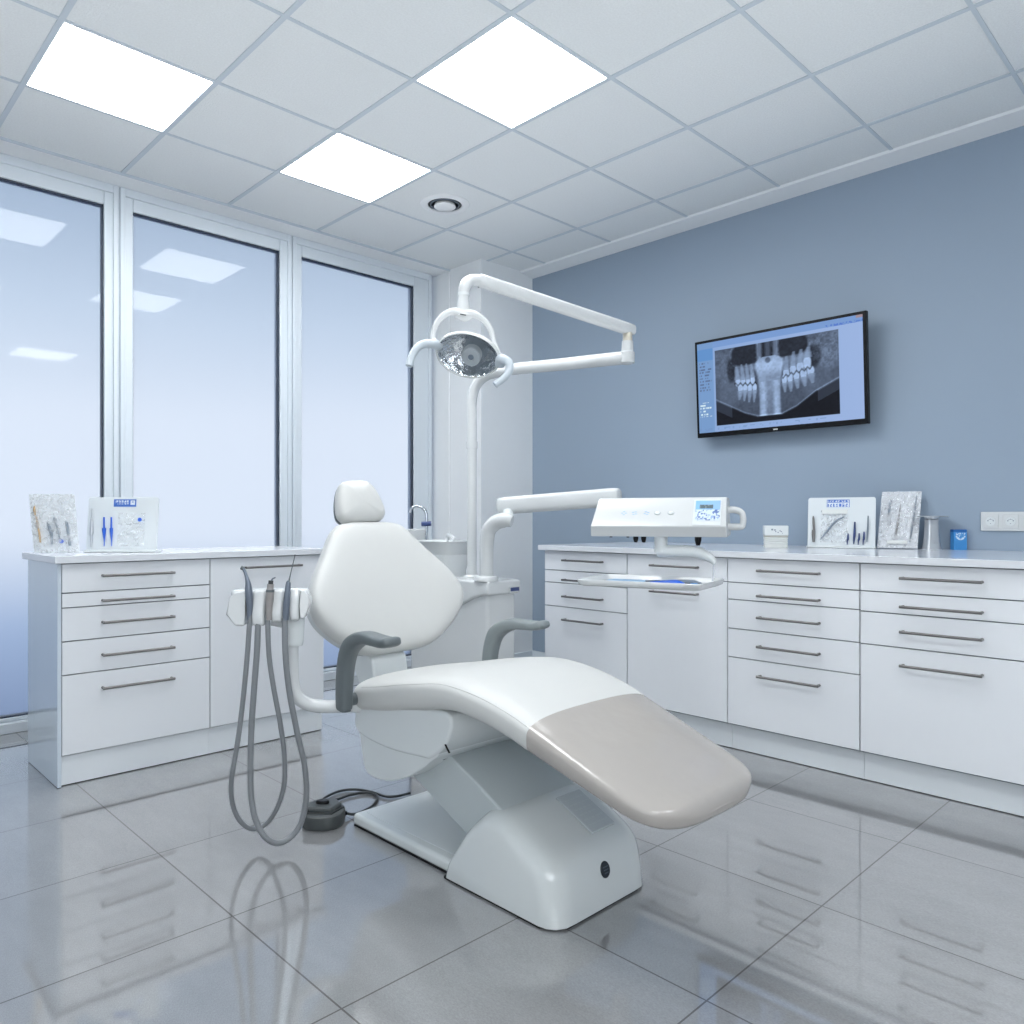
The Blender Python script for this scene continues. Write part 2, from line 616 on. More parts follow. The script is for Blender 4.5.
# windows
def window(n, x0, x1, fx0, fx1):
    """glass x0..x1, frame outer fx0..fx1"""
    root = thing('window_%d' % n, '', 'window', (x0, YW, 0))
    del root['label'], root['category']
    struct(root)
    zt, zb, ztop = 2.725, .072, ZC - .012
    f = MB()
    d0, d1 = YW - .0, YW + .08
    f.box(fx0, x0, d0, d1, .05, ztop)
    f.box(x1, fx1, d0, d1, .05, ztop)
    f.box(x0, x1, d0, d1, zt, ztop)
    f.box(x0, x1, d0, d1, .05, zb)
    f.build('window_frame', M['frame'], root, .006, 2)
    # raised outer profile
    p = MB()
    p.box(fx0 + .004, fx0 + .03, d0 - .012, d0 + .01, .05, ztop)
    p.box(fx1 - .03, fx1 - .004, d0 - .012, d0 + .01, .05, ztop)
    p.box(fx0 + .03, fx1 - .03, d0 - .012, d0 + .01, ztop - .045, ztop)
    p.build('frame_profile', M['frame'], root, .003, 2)
    g = MB()
    g.box(x1 - .008, x1 + .001, d0 + .012, d0 + .04, zb, zt)
    g.box(x0, x1, d0 + .012, d0 + .04, zt - .008, zt + .001)
    g.box(x0 - .001, x0 + .003, d0 + .012, d0 + .04, zb, zt)
    g.box(x0, x1, d0 + .004, d0 + .05, zb - .001, zb + .006)
    g.build('gasket', M['gasket'], root, smooth=False)
    MB().box(x0, x1, d0 + .022, d0 + .028, zb, zt).build('pane', M['frosted'], root, smooth=False)


window(1, .43, 1.293, .354, 1.366)
window(2, 1.439, 2.302, 1.3665, 2.3795)
window(3, 2.453, 3.343, 2.38, 3.50)
window(4, -.58, .28, -.655, .3535)  # out-of-view window added for daylight from the left
sbox('wall_window_left', M['wall_white'], XL, -.657, YW, YW + .12, 0, ZC)

# ceiling lights
def light(i, j, label):
    x0, y0 = GX0 + GDX * i, GY0 + GDY * j
    x1, y1 = x0 + GDX, y0 + GDY
    t = thing('ceiling_light', label, 'ceiling light', ((x0 + x1) / 2, (y0 + y1) / 2, ZC - .01), 'recessed ceiling light panels')
    f = MB()
    a, z0, z1 = .0095, ZC - .003, ZC + .004
    f.box(x0 + a, x1 - a, y0 + a, y0 + a + .012, z0, z1)
    f.box(x0 + a, x1 - a, y1 - a - .012, y1 - a, z0, z1)
    f.box(x0 + a, x0 + a + .012, y0 + a + .012, y1 - a - .012, z0, z1)
    f.box(x1 - a - .012, x1 - a, y0 + a + .012, y1 - a - .012, z0, z1)
    f.build('light_frame', M['ceil_plain'], t, smooth=False)
    MB().box(x0 + a + .004, x1 - a - .004, y0 + a + .004, y1 - a - .004, ZC - .0045, ZC + .004).build('diffuser', M['diffuser'], t, smooth=False)


light(0, 4, 'square white light panel in ceiling nearest the left window')
light(2, 2, 'square white light panel in ceiling at top centre, farthest from the windows')
light(2, 4, 'square white light panel in ceiling beside the round air vent')
light(0, 1, 'square white light panel above the viewer, mirrored at left edge of the left window')
light(2, -3, 'square white light panel at far rear of the room, right of its pair')
light(0, -3, 'square white light panel at far rear of the room, left of its pair')

# air vent
vc = (GX0 + GDX * 3.5 + .03, GY0 + GDY * 4.5, ZC)
vt = thing('air_vent', 'round white ceiling air vent with dark ring slots', 'air vent', (vc[0], vc[1], ZC - .02))
MB().lathe([(.14, .002), (.14, -.004), (.135, -.007), (.098, -.009), (.096, .002)], vc, 48).build('outer_ring', M['ceil_plain'], vt)
MB().lathe([(.097, .003), (.097, -.003), (.01, -.003), (.01, .003)], vc, 40).build('vent_throat', M['black'], vt)
MB().lathe([(.083, -.004), (.0825, -.010), (.079, -.010), (.078, -.004)], vc, 40).build('ring_slat', M['slategrey'], vt)
MB().lathe([(.058, -.0035), (.062, -.018), (.058, -.021), (.02, -.024), (.001, -.024), (.001, -.0035)], vc, 40).build('cone', M['ceil_plain'], vt)

# ------------------------------------------------------------------ cabinets
ZT = .905


def handle(T, u0, u1, z, parent):
    h = MB(T)
    h.tube([(u0, -.028, z), (u1, -.028, z)], .0055, 10, smooth=0)
    for u in (u0 + .006, u1 - .006):
        h.tube([(u, -.028, z), (u, .001, z)], .0055, 10, smooth=0)
    h.build('handle', M['steel'], parent)


def cabinet(T, width, depth, fronts, label, group, hu, kick=.045, end_left=False, end_right=False, name='drawer_cabinet', cat='cabinet'):
    """local u right along the front, w back, z up"""
    base = T @ Vector((width / 2, depth / 2, 0))
    t = thing(name, label, cat, base, group)
    a = .014 if end_left else 0.0
    full = width
    if end_right:
        width -= .014
        MB(T).box(width, full, .001, depth - .002, 0.002, .876).build('end_panel', M['cab'], t, .001, 1)
    MB(T).box(a + .001, width - .001, .021, depth, .118, .874).build('carcass', M['carcass'], t, smooth=False)
    MB(T).box(a + .0005, width - .0005, kick, depth - .01, 0.004, .117).build('plinth', M['plinth'], t, smooth=False)
    if end_left:
        MB(T).box(0, .014, .001, depth, 0.002, .876).build('end_panel', M['cabside'], t, .001, 1)
    g = .0022
    for k, (z0, z1, kind, hz) in enumerate(fronts):
        d = MB(T).box(a + g, width - g, 0, .018, z0 + g, z1 - g).build(kind, M['cab'], t, .0012, 2)
        handle(T, hu[0], hu[1], hz, d)
    return t


def TR(y):
    return Matrix.Translation((3.12, y, 0)) @ Matrix.Rotation(-math.pi / 2, 4, 'Z')


D = 'drawer'
GR = 'white cabinets along the blue wall'
cabinet(TR(2.925), .57, XW - 3.12, [(.768, .875, D, .826), (.700, .768, D, .720), (.570, .700, D, .630), (.125, .570, D, .504)],
        'white cabinet with four drawers at window end of blue wall run', GR, (.152, .420))
cabinet(TR(2.353), .562, XW - 3.12, [(.766, .875, D, .824), (.125, .766, 'door', .698)],
        'white cabinet with one drawer over a tall door, behind the instrument tray', GR, (.154, .416), name='door_cabinet')
cabinet(TR(1.790), .584, XW - 3.12, [(.765, .875, D, .824), (.688, .765, D, .714), (.557, .688, D, .619), (.428, .557, D, .492), (.125, .428, D, .362)],
        'white cabinet with five drawers by the blue wall, right of the foot rest', GR, (.155, .428))
cabinet(TR(1.205), .588, XW - 3.12, [(.765, .875, D, .824), (.684, .765, D, .715), (.555, .684, D, .619), (.125, .555, D, .49)],
        'white cabinet with three shallow drawers over one deep drawer, far right', GR, (.157, .434), end_right=True)
MB().box(3.095, XW - .001, .615, 2.953, .877, ZT).build('worktop', M['top'], None, .002, 2)
tag(bpy.data.objects['worktop'], 'long white worktop on the cabinets along the blue wall', 'worktop')

TL = Matrix.Translation((.816, 3.36, 0))
cabinet(TL, .599, .465, [(.759, .875, D, .822), (.701, .759, D, .722), (.569, .701, D, .634), (.437, .569, D, .503), (.122, .437, D, .37)],
        'white cabinet with five drawers in front of the left window', 'white cabinets before the windows', (.155, .437), kick=.02, end_left=True)
cabinet(TL @ Matrix.Translation((.599, 0, 0)), .57, .465, [(.122, .875, 'door', .828)],
        'white cabinet with one full height door behind the hanging hoses', 'white cabinets before the windows', (.155, .437), kick=.02, name='door_cabinet')
o = MB().box(.801, 1.985, 3.335, 3.86, .877, ZT).build('worktop', M['top'], None, .002, 2)
tag(o, 'short white worktop on the cabinets before the windows', 'worktop')

# ------------------------------------------------------------------ wall television
tv = thing('television', 'black framed flat screen on blue wall showing a dental x-ray', 'television', (3.96, 2.0, 1.53))
tilt = Matrix.Translation((3.93, 1.972, 1.808)) @ Matrix.Rotation(math.radians(-3.2), 4, 'Y') @ Matrix.Rotation(-math.pi / 2, 4, 'Z')
# local: u right (-y world), w back (+x world), z up
TW, TH = .489, .281
MB(tilt).box(-TW, TW, .0, .03, -TH, TH).build('bezel', M['black'], tv, .003, 2)
MB(tilt).box(-.22, .22, .03, .05, -.18, .18).build('back_housing', M['black'], tv, .006, 2)
MB().box(3.955, XW - .001, 1.9, 2.08, 1.72, 1.95).build('wall_bracket', M['darker'], tv, .003, 2)


def ell(u, v, cu, cv, a, b, p=2.0):
    return (abs((u - cu) / a) ** p + abs((v - cv) / b) ** p)


def soft(x, e):
    """1 inside (x<1) with soft edge e"""
    return max(0.0, min(1.0, (1 + e - x) / (2 * e)))


def tv_img(u, v):
    n = vnoise(u * 90, v * 50)
    # desktop
    c = [146 + 18 * u, 178 + 12 * u, 226 + 10 * u]
    if v > .93:
        c = [128, 164, 220]
        if u > .8 and v < .955 and vnoise(u * 120, v * 90, 2) > .55:
            c = [90, 128, 214]
        if u > .965 and v > .972:
            c = [168, 150, 160]
    if u < .11:
        c = [126, 164, 214]
        if .80 < v < .93:
            c = [104, 154, 214]
        for (a, b, lo) in ((.60, .80, 96), (.47, .60, 100), (.18, .34, 226)):
            if a < v < b and .012 < u < .1:
                row = int(v * 60)
                if row % 2 == 0 and vnoise(u * 160, row * 7.3, 5) > .48 and u < .05 + .05 * hash2(row, 3):
                    c = [lo, lo + 22, min(255, lo + 60)]
    x0, x1, y0, y1 = .122, .872, .07, .90
    if x0 < u < x1 and y0 < v < y1:
        a, b = (u - x0) / (x1 - x0), (v - y0) / (y1 - y0)
        fine = vnoise(a * 70, b * 45, 9) * .6 + vnoise(a * 25, b * 18, 4) * .4
        g = 82 + 26 * (fine - .5) + 10 * math.sin(b * 4)
        # brighter ramus / bone flanks
        grain = (0.8 + .5 * (fine - .5) + .5 * (vnoise(a * 130, b * 80, 21) - .5))
        g += 34 * soft(ell(a, b, .04, .82, .14, .26), .6) * grain
        g += 52 * soft(ell(a, b, .92, .84, .16, .26), .6) * grain
        # darker oval gaps beside the ramus
        g -= 55 * soft(ell(a, b, .145, .70, .04, .15), .4)
        g -= 55 * soft(ell(a, b, .82, .73, .05, .14), .4)
        g += 18 * soft(ell(a, b, .15, .45, .12, .2), .5)
        g += 14 * soft(ell(a, b, .85, .42, .12, .2), .5)
        # sinuses
        for cu, cv, ra, rb in ((.27, .88, .12, .13), (.63, .90, .14, .12)):
            s = soft(ell(a, b, cu, cv, ra, rb, 3), .12)
            g = g * (1 - s) + (30 + 26 * fine) * s
            e = ell(a, b, cu, cv, ra * 1.1, rb * 1.15, 3)
            g += 46 * max(0, 1 - abs(e - 1.05) * 4) * fine
        # nasal columns
        s = soft(ell(a, b, .45, .95, .075, .16, 3), .15)
        g = g * (1 - s) + 28 * s
        for cu in (.385, .455, .52):
            g += (95 if cu != .455 else 60) * soft(abs(a - cu) / (.018 + .01 * fine), .5) * (1 if b > .76 else 0)
        # upper bone band
        g += 45 * soft(abs(b - (.715 + .10 * (a - .5))) / .035, .7) * (1 if .17 < a < .8 else 0)
        # teeth : (cu, crown bottom, crown top, root tip, half width)
        for cu, cb, ct, rt, w in ((.20, .50, .57, .74, .026), (.245, .50, .56, .76, .022), (.285, .50, .555, .76, .02), (.325, .50, .57, .75, .021),
                                  (.22, .49, .42, .30, .024), (.26, .48, .42, .28, .021), (.30, .485, .41, .26, .022), (.34, .485, .41, .25, .02),
                                  (.60, .54, .61, .78, .026), (.655, .55, .64, .82, .028), (.71, .57, .67, .83, .03), (.765, .60, .72, .85, .033),
                                  (.585, .53, .45, .33, .022), (.63, .54, .46, .33, .024), (.68, .56, .48, .36, .026), (.735, .57, .49, .37, .028), (.79, .59, .52, .40, .03)):
            dr = 1 if rt > ct else -1
            lo, hi = (cb, ct) if dr > 0 else (ct, cb)
            k = soft(ell(a, b, cu, (lo + hi) / 2, w * .92, (hi - lo) / 2 + .02, 2.4), .35)
            g = g * (1 - k) + (196 + 36 * fine) * k
            m0, m1 = min(ct, rt), max(ct, rt)
            if m0 <= b <= m1:
                f = abs(b - ct) / (m1 - m0)
                k = soft(abs(a - cu - .012 * (cu - .5) * 4 * f) / (w * (1 - .65 * f)), .45) * (1 - .35 * f)
                g = g * (1 - k) + (158 + 30 * fine) * k
        # dark bite line
        for (ua, ub, va, vb) in ((.17, .36, .515, .485), (.57, .80, .525, .60)):
            if ua < a < ub:
                line = va + (vb - va) * (a - ua) / (ub - ua)
                line += .014 * math.sin(a * 150)
                g -= 105 * soft(abs(b - line) / .012, .7)
        # large centre tooth
        hw = lerp_table([(.05, .088), (.25, .085), (.45, .088), (.58, .10), (.68, .115), (.75, .112), (.79, .085), (.815, .05)], b)
        if b < .81:
            da = abs(a - .465)
            k = soft(da / hw, .1)
            val = 148 + 40 * fine + 38 * soft(abs(b - .70) / .09, .6)
            if b < .5:
                val -= 50 * soft(da / .03, .5) * (1 - b / .6)
                val += 26 * soft(abs(da - .052) / .02, .6)
            g = g * (1 - k) + val * k
        g -= 80 * soft(ell(a, b, .455, .765, .022, .035), .5)
        # jaw edge
        jaw = lerp_table([(0, .34), (.12, .24), (.25, .13), (.36, .07), (.56, .07), (.68, .15), (.82, .30), (1, .43)], a)
        if b < jaw:
            g = 14 + 10 * fine
            if jaw - b < .14 and (a < .14 or a > .84):
                g = 58
        g += 60 * soft(abs(b - jaw) / .012, .8)
        g = max(6, min(240, g))
        c = [g * .80 + 2, g * .92 + 3, g * 1.08 + 8]
    if v < .045 and u < .8 and n > .62 and int(v * 300) % 4 == 0:
        c = [120, 150, 200]
    return c


tb = .018
sc_o = tilt @ Vector((-TW + .016, -.0012, -TH + .027))
sc_u = (tilt.to_3x3() @ Vector((2 * TW - .032, 0, 0)))
sc_w = (tilt.to_3x3() @ Vector((0, 0, 2 * TH - .043)))
pixel_panel('screen', sc_o, sc_u, sc_w, 300, 170, tv_img, M['screen'], tv)
lg = MB(tilt)
for k in range(5):
    lg.box(-.012 + k * .005, -.0085 + k * .005, -.0012, 0, -TH + .009, -TH + .016)
lg.build('maker_mark', M['paper'], tv, smooth=False)

# wall sockets
sp = thing('socket_plate', 'white wall socket plate on blue wall above the right worktop', 'socket', (XW - .01, .90, .99))
MB().box(XW - .012, XW, .764, 1.013, .995, 1.083).build('plate', M['plastic'], sp, .004, 3)
for yc in (.971, .892, .813):
    q = MB().box(XW - .016, XW - .011, yc - .031, yc + .031, 1.008, 1.070).build('socket', M['plastic'], sp, .002, 2)
    T = Matrix.Translation((XW - .0165, yc, 1.039)) @ Matrix.Rotation(-math.pi / 2, 4, 'Y')
    MB(T).lathe([(.021, -.001), (.021, .0015), (.0195, .002), (.019, .0003)], (0, 0, 0), 28).build('rim', M['shell'], q)
    h = MB(T)
    for (dz, dy, r_) in ((.010, .0, .0022), (.0085, .0055, .0018), (.0085, -.0055, .0018), (.003, .0105, .0028), (.003, -.0105, .0028), (-.010, 0, .0018)):
        h.lathe([(r_, .0), (r_, .0012), (.0005, .0013)], (dz, dy, .0), 10)
    h.build('contact', M['slategrey'], q)

# ------------------------------------------------------------------ dental chair
XC = 1.63
ch = thing('dental_chair', 'white reclining dental chair with grey covered foot rest and grey armrests', 'dental chair', (XC, 1.7, 0))
# floor plate
pl = MB()
pl.box(1.44, 1.80, 1.42, 2.252, .004, .044)
pl.build('floor_plate', M['gloss'], ch, .014, 4)
MB().box(1.444, 1.796, 1.43, 2.248, 0, .006).build('plate_gasket', M['black'], ch, smooth=False)
MB().box(1.475, 1.77, 1.6, 2.22, .040, .0462).build('plate_inset', M['shell'], ch, .004, 2)
# base block : rounded front, bulging back
prof = catmull([(1.742, .006), (1.728, .045), (1.706, .084), (1.655, .162), (1.600, .215), (1.56, .239), (1.50, .240), (1.44, .216), (1.39, .190),
                (1.345, .165), (1.318, .135), (1.304, .09), (1.297, .05), (1.292, .006)], 5)
prof = [(p.x, p.y) for p in prof]
bb = MB()
rings = []
x0, x1 = 1.418, 1.826
nst = 14
yc_, zc_ = 1.52, .0
for k in range(nst + 1):
    t = k / nst
    x = x0 + (x1 - x0) * (0.5 - 0.5 * math.cos(math.pi * t))
    e = min(x - x0, x1 - x)
    R = .06
    s = 0 if e >= R else R - math.sqrt(max(0, R * R - (R - e) ** 2))
    ring = []
    for (y, z) in prof:
        yy, zz = y, z
        if y < 1.5:
            yy = y + s * min(1, (1.5 - y) / .15)
        else:
            yy = y - s * .35 * min(1, (y - 1.5) / .15)
        zz = z - s * .75 * max(0, min(1, (z - .05) / .15))
        ring.append((x, yy, zz))
    rings.append(ring)
bb.rings(rings)
base = bb.build('base_housing', M['gloss'], ch, angle=50)
MB().prism([(1.42, 1.735), (1.42, 1.35), (1.475, 1.296), (1.765, 1.296), (1.822, 1.35), (1.822, 1.735)], 'z', 0, .008).build('base_gasket', M['black'], ch, smooth=False)
# oval badge on the front
T = Matrix.Translation((1.632, 1.3065, .098)) @ Matrix.Rotation(math.pi / 2 - math.radians(14), 4, 'X')
bd = MB(T).lathe([(.022, -.006), (.022, .002), (.020, .004), (.0005, .004)], (0, 0, 0), 32, 0.85, 1.0).build('badge', M['badge'], base)
bl = MB(T)
for k in range(3):
    bl.box(-.011 + .002 * k, .011 - .001 * k, .006 - .008 * k, .0085 - .008 * k, .003, .0047)
bl.build('badge_lettering', M['badge_line'], base, smooth=False)
# smoked plate on the sloping top
sl = math.atan2(.240 - .190, 1.50 - 1.39)
T = Matrix.Translation((1.69, 1.425, .211)) @ Matrix.Rotation(sl + .0, 4, 'X')
MB(T).box(-.05, .052, -.075, .075, -.006, .0015).build('top_plate', M['decal'], base, .003, 2)
tx = MB(T)
for r in range(6):
    u = -.035
    while u < .038:
        w = .006 + .014 * hash2(r, int(u * 1000))
        tx.box(u, min(u + w, .042), .048 - r * .02, .053 - r * .02, .001, .0019)
        u += w + .005
tx.build('plate_lettering', M['armlift'], base, smooth=False)
# lift arm
MB().prism([(2.02, .33), (1.78, .350), (1.64, .292), (1.5, .225), (1.5, .08), (1.62, .105), (1.96, .245)], 'x', 1.462, 1.775).build('lift_arm', M['armlift'], ch, .008, 3)
# housings under the seat
MB().prism(catmull([(2.165, .47), (2.155, .42), (2.14, .355), (1.98, .335), (1.80, .345), (1.755, .353), (1.70, .392), (1.672, .43), (1.66, .48), (1.70, .50), (1.9, .48)], 4)[:-1], 'x', 1.385, 1.875).build('seat_housing', M['shell'], ch, .02, 4, angle=50)
MB().prism(catmull([(2.14, .38), (2.13, .32), (2.108, .245), (2.08, .226), (2.02, .224), (1.95, .238), (1.86, .275), (1.77, .335), (1.73, .38), (1.9, .40)], 4)[:-1], 'x', 1.392, 1.868).build('lower_housing', M['shell'], ch, .02, 4, angle=50)
MB().box(1.45, 1.79, 1.775, 1.9, .33, .358).build('gap_shade', M['black'], ch, smooth=False)  # black box put in for the shade in the gap above the lift arm
sm = MB()
sm.tube([(1.392, 1.70, .415), (1.389, 1.685, .40), (1.392, 1.675, .385)], .003, 8)
sm.build('vent_slot', M['black'], ch)

# seat cushion
top_c = [(2.20, .512), (2.10, .530), (2.0, .548), (1.86, .577), (1.72, .600), (1.62, .603), (1.50, .589), (1.40, .566), (1.335, .545), (1.20, .494), (1.04, .434), (.93, .395)]
thk = [(.90, .028), (1.04, .034), (1.2, .041), (1.335, .047), (1.6, .052), (1.8, .059), (2.2, .055)]
hwl = [(.92, .226), (1.04, .240), (1.335, .258), (1.6, .272), (2.0, .274), (2.2, .268)]
cxt = [(.92, 1.615), (1.335, 1.615), (1.7, 1.632), (2.2, 1.635)]
tab = sorted([(p[0], p[1]) for p in catmull(top_c, 10)])
Y_TIP, Y_REAR = .932, 2.198
ys_ = []
for k in range(25):                       # rear rounding
    ph = math.pi / 2 * k / 24
    ys_.append((Y_REAR - .09 * (1 - math.cos(ph) ** (2 / 3.0)), max(.45, math.sin(ph) ** (2 / 3.0)) if k else .4))
for k in range(1, 60):
    ys_.append((Y_REAR - .09 + (Y_TIP + .13 - Y_REAR + .09) * k / 60, 1.0))
for k in range(31):                       # tip rounding
    ph = math.pi / 2 * (1 - k / 30)
    ys_.append((Y_TIP + .13 * (1 - math.cos(ph) ** (2 / 3.2)), max(.02, math.sin(ph) ** (2 / 3.2))))


def cushion_rings(expo=3.7, n=60, crown=.006):
    rs = []
    for i, (y, kx) in enumerate(ys_):
        z = lerp_table(tab, y)
        sl_ = (lerp_table(tab, y + .02) - lerp_table(tab, y - .02)) / .04
        nm = Vector((-sl_, 1)).normalized()
        hn = lerp_table(thk, y)
        d1, d2 = y - Y_TIP, Y_REAR - y
        kn = 1.0
        if d1 < .03:
            kn = max(.06, 1 - (1 - d1 / .03) ** 2) ** .5
        if d2 < .04:
            kn = max(.25, 1 - (1 - d2 / .04) ** 2) ** .5
        hx = lerp_table(hwl, y) * kx
        xc = lerp_table(cxt, y)
        cy_, cz_ = y - nm.x * hn, z - nm.y * hn
        ring = []
        for k in range(n):
            th = 2 * math.pi * k / n
            c, s_ = math.cos(th), math.sin(th)
            ux = math.copysign(abs(c) ** (2 / expo), c)
            vy = math.copysign(abs(s_) ** (2 / expo), s_)
            off = vy * hn * kn + (crown * (1 - ux * ux) * kn if vy > 0 else 0)
            ring.append((xc + ux * hx, cy_ + nm.x * off, cz_ + nm.y * off))
        rs.append(ring)
    return rs


SEAM = 1.336
for nm_, mm_, sgn in (('seat', 'vinyl', 1), ('foot_rest', 'legcover', -1)):
    q = MB()
    q.rings(cushion_rings())
    bmesh.ops.remove_doubles(q.bm, verts=q.bm.verts[:], dist=1e-5)
    r = bmesh.ops.bisect_plane(q.bm, geom=q.bm.verts[:] + q.bm.edges[:] + q.bm.faces[:], plane_co=(0, SEAM, 0), plane_no=(0, sgn, -sgn * .12 * 0),
                               clear_inner=True)
    ed = [e for e in r['geom_cut'] if isinstance(e, bmesh.types.BMEdge)]
    bmesh.ops.edgeloop_fill(q.bm, edges=ed)
    o = q.build(nm_, M[mm_], ch, angle=60)
    if nm_ == 'foot_rest':
        o['label'] = 'grey plastic covered foot rest'
for s in (-1, 1):
    pp = []
    for y in [2.10, 2.0, 1.9, 1.8, 1.7, 1.6, 1.5, 1.4, 1.338]:
        hn = lerp_table(thk, y)
        ux, vy = .955, (1 - .955 ** 3.7) ** (1 / 3.7)
        sl_ = (lerp_table(tab, y + .02) - lerp_table(tab, y - .02)) / .04
        nm = Vector((-sl_, 1)).normalized()
        z = lerp_table(tab, y)
        o_ = -hn + vy * hn
        pp.append((lerp_table(cxt, y) + s * ux * lerp_table(hwl, y), y + nm.x * o_, z + nm.y * o_))
    MB().tube(pp, .0017, 6).build('piping', M['vinyl'], ch)

# backrest
def mirror_outline(tab, n=6):
    """tab: (v, halfwidth) bottom to top -> closed outline"""
    right = catmull([(w, v) for v, w in tab], n)
    left = [Vector((-p.x, p.y)) for p in right[::-1]]
    return [(p.x, p.y) for p in right] + [(p.x, p.y) for p in left]


lean = math.radians(26)
TBk = Matrix.Translation((XC + .024, 2.322, .548)) @ Matrix.Rotation(-lean, 4, 'X') @ Matrix.Rotation(math.radians(-2), 4, 'Z')
bo = mirror_outline([(v_ * 1.03, w_ * .985) for v_, w_ in ((0.0, .09), (.010, .150), (.045, .220), (.085, .273), (.13, .312), (.175, .328), (.225, .320), (.29, .286), (.35, .242), (.41, .199), (.452, .170), (.484, .134), (.497, .075))])
cp = [(.03, .0), (.012, .006), (.003, .018), (0, .034), (0, .058), (.003, .072), (.010, .083), (.02, .090), (.03, .094), (.10, .099), (.3, .103), (.6, .106), (.85, .107)]
MB(TBk).cushion(bo, cp, .42).build('backrest', M['vinyl'], ch, angle=60)
bo2 = [(u * .93, .25 + (v - .25) * .93) for u, v in bo]
MB(TBk).cushion(bo2, [(.03, -.05), (.01, -.045), (0, -.03), (0, .02), (.2, .02)], .42).build('back_shell', M['shell'], ch, angle=50)
# bracket under the backrest
MB().prism([(2.05, .36), (2.30, .38), (2.37, .42), (2.46, .58), (2.43, .64), (2.30, .55), (2.28, .46), (2.05, .45)], 'x', 1.55, 1.705).build('back_bracket', M['shell'], ch, .01, 3)
# headrest
TH_ = Matrix.Translation((XC + .016, 2.53, 1.022)) @ Matrix.Rotation(-math.radians(20), 4, 'X') @ Matrix.Rotation(math.radians(-8), 4, 'Z')
ho = mirror_outline([(0, .045), (.006, .078), (.026, .096), (.06, .097), (.10, .089), (.14, .074), (.165, .055), (.174, .028)])
hp = [(.02, .0), (.008, .004), (0, .016), (0, .036), (.004, .05), (.012, .06), (.022, .066), (.03, .069), (.2, .073), (.6, .076)]
MB(TH_).cushion(ho, hp, 1.0).build('headrest', M['vinyl'], ch, angle=60)
ho2 = [(u * .97, .085 + (v - .085) * .97) for u, v in ho]
MB(TH_).cushion(ho2, [(.02, -.018), (.005, -.014), (0, 0), (0, .006), (.2, .006)], 1.0).build('headrest_shell', M['arm_dark'], ch, angle=50)
MB().tube([(XC + .016, 2.53, .93), (XC + .016, 2.565, 1.02), (XC + .016, 2.585, 1.10)], .018, 12).build('headrest_stem', M['steel'], ch)

# armrests
def armrest(x, m, dy, kl, dz, up, label):
    a = [(2.085, .450, .019, .010), (2.085, .456, .021, .026), (2.083, .52, .022, .030), (2.072, .59, .023, .030), (2.045, .645, .025, .029),
         (1.995, .676, .028, .024), (1.93, .687, .030, .020), (1.86, .681, .033, .017), (1.80, .676, .034, .016), (1.768, .679, .032, .0145), (1.755, .681, .022, .009)]
    a = [(2.085 + dy + (y - 2.085) * kl, z + dz + up * max(0, (2.0 - y) / .245), p, q) for y, z, p, q in a]
    st = [tuple(p) for p in catmull(a, 6)]
    o = MB()
    rs = []
    for i, s in enumerate(st):
        p, q = st[max(i - 1, 0)], st[min(i + 1, len(st) - 1)]
        t = Vector((q[0] - p[0], q[1] - p[1])).normalized()
        nm = Vector((t.y, -t.x))
        ring = []
        for k in range(20):
            th = 2 * math.pi * k / 20
            ux = math.copysign(abs(math.cos(th)) ** .6, math.cos(th))
            vy = math.copysign(abs(math.sin(th)) ** .6, math.sin(th))
            ring.append((x + ux * s[2], s[0] + nm.x * vy * s[3], s[1] + nm.y * vy * s[3]))
        rs.append(ring)
    o.rings(rs)
    r = o.build('armrest', m, ch, angle=60)
    r['label'] = label
    sx = 1 if x < XC else -1
    MB().cyl((x + sx * .01, 2.09 + dy, .475 + dz), (x + sx * .07, 2.09 + dy, .475 + dz), .02).build('arm_pivot', M['arm_dark'], ch)


armrest(1.322, M['arm_dark'], .03, .82, -.006, .016, 'dark grey armrest on the near side')
armrest(1.955, M['arm_mid'], .035, .88, -.028, .03, 'mid grey armrest on the far side')

# ------------------------------------------------------------------ foot pedal
pc = at(324, 826, 2.64)
pd = thing('foot_pedal', 'dark grey foot pedal on the floor with a looped cable', 'foot pedal', (pc.x, pc.y, 0))
T = Matrix.Translation((pc.x, pc.y, 0)) @ Matrix.Rotation(-ANG, 4, 'Z')
oval = []
for k in range(40):
    th = 2 * math.pi * k / 40
    oval.append((.070 * math.copysign(abs(math.cos(th)) ** .75, math.cos(th)), .075 * math.copysign(abs(math.sin(th)) ** .8, math.sin(th))))
sc = lambda f, z: [(x * f, y * f, z) for x, y in oval]
b_ = MB(T)
b_.rings([sc(.97, .001), sc(1, .006), sc(1, .036), sc(.97, .043), sc(.9, .046)])
b_.build('pedal_base', M['darkgrey'], pd)
b_ = MB(T)
b_.prism([(-.066, -.032), (.036, -.038), (.058, .025), (.03, .062), (-.03, .062), (-.062, .02)], 'z', .04, .064)
b_.build('pedal_plate', M['darkgrey'], pd, .01, 3)
b_ = MB(T)
b_.prism([(-.066, -.041), (.038, -.046), (.066, .024), (.058, .03), (.034, -.034), (-.066, -.03)], 'z', .042, .050)
b_.build('plate_edge', M['darker'], pd, .002, 2)
MB(T).lathe([(.019, .06), (.019, .071), (.016, .074), (.001, .074)], (-.008, .012, 0), 24, 1.2, .7).build('button', M['black'], pd)
F0 = lambda px, py: (lambda d: at(px, py, d))(FPX * (CAMH - .008) / (py - CY))
cb = [at(337, 811, 2.66), at(346, 811, 2.68), at(356, 811, 2.70), F0(372, 806), F0(377, 796), F0(366, 792.5), F0(350, 795), F0(335, 800), F0(322, 802), F0(326, 797), F0(340, 791), F0(355, 789.5), F0(372, 792), F0(386, 796.5), F0(398, 796), F0(410, 793)]
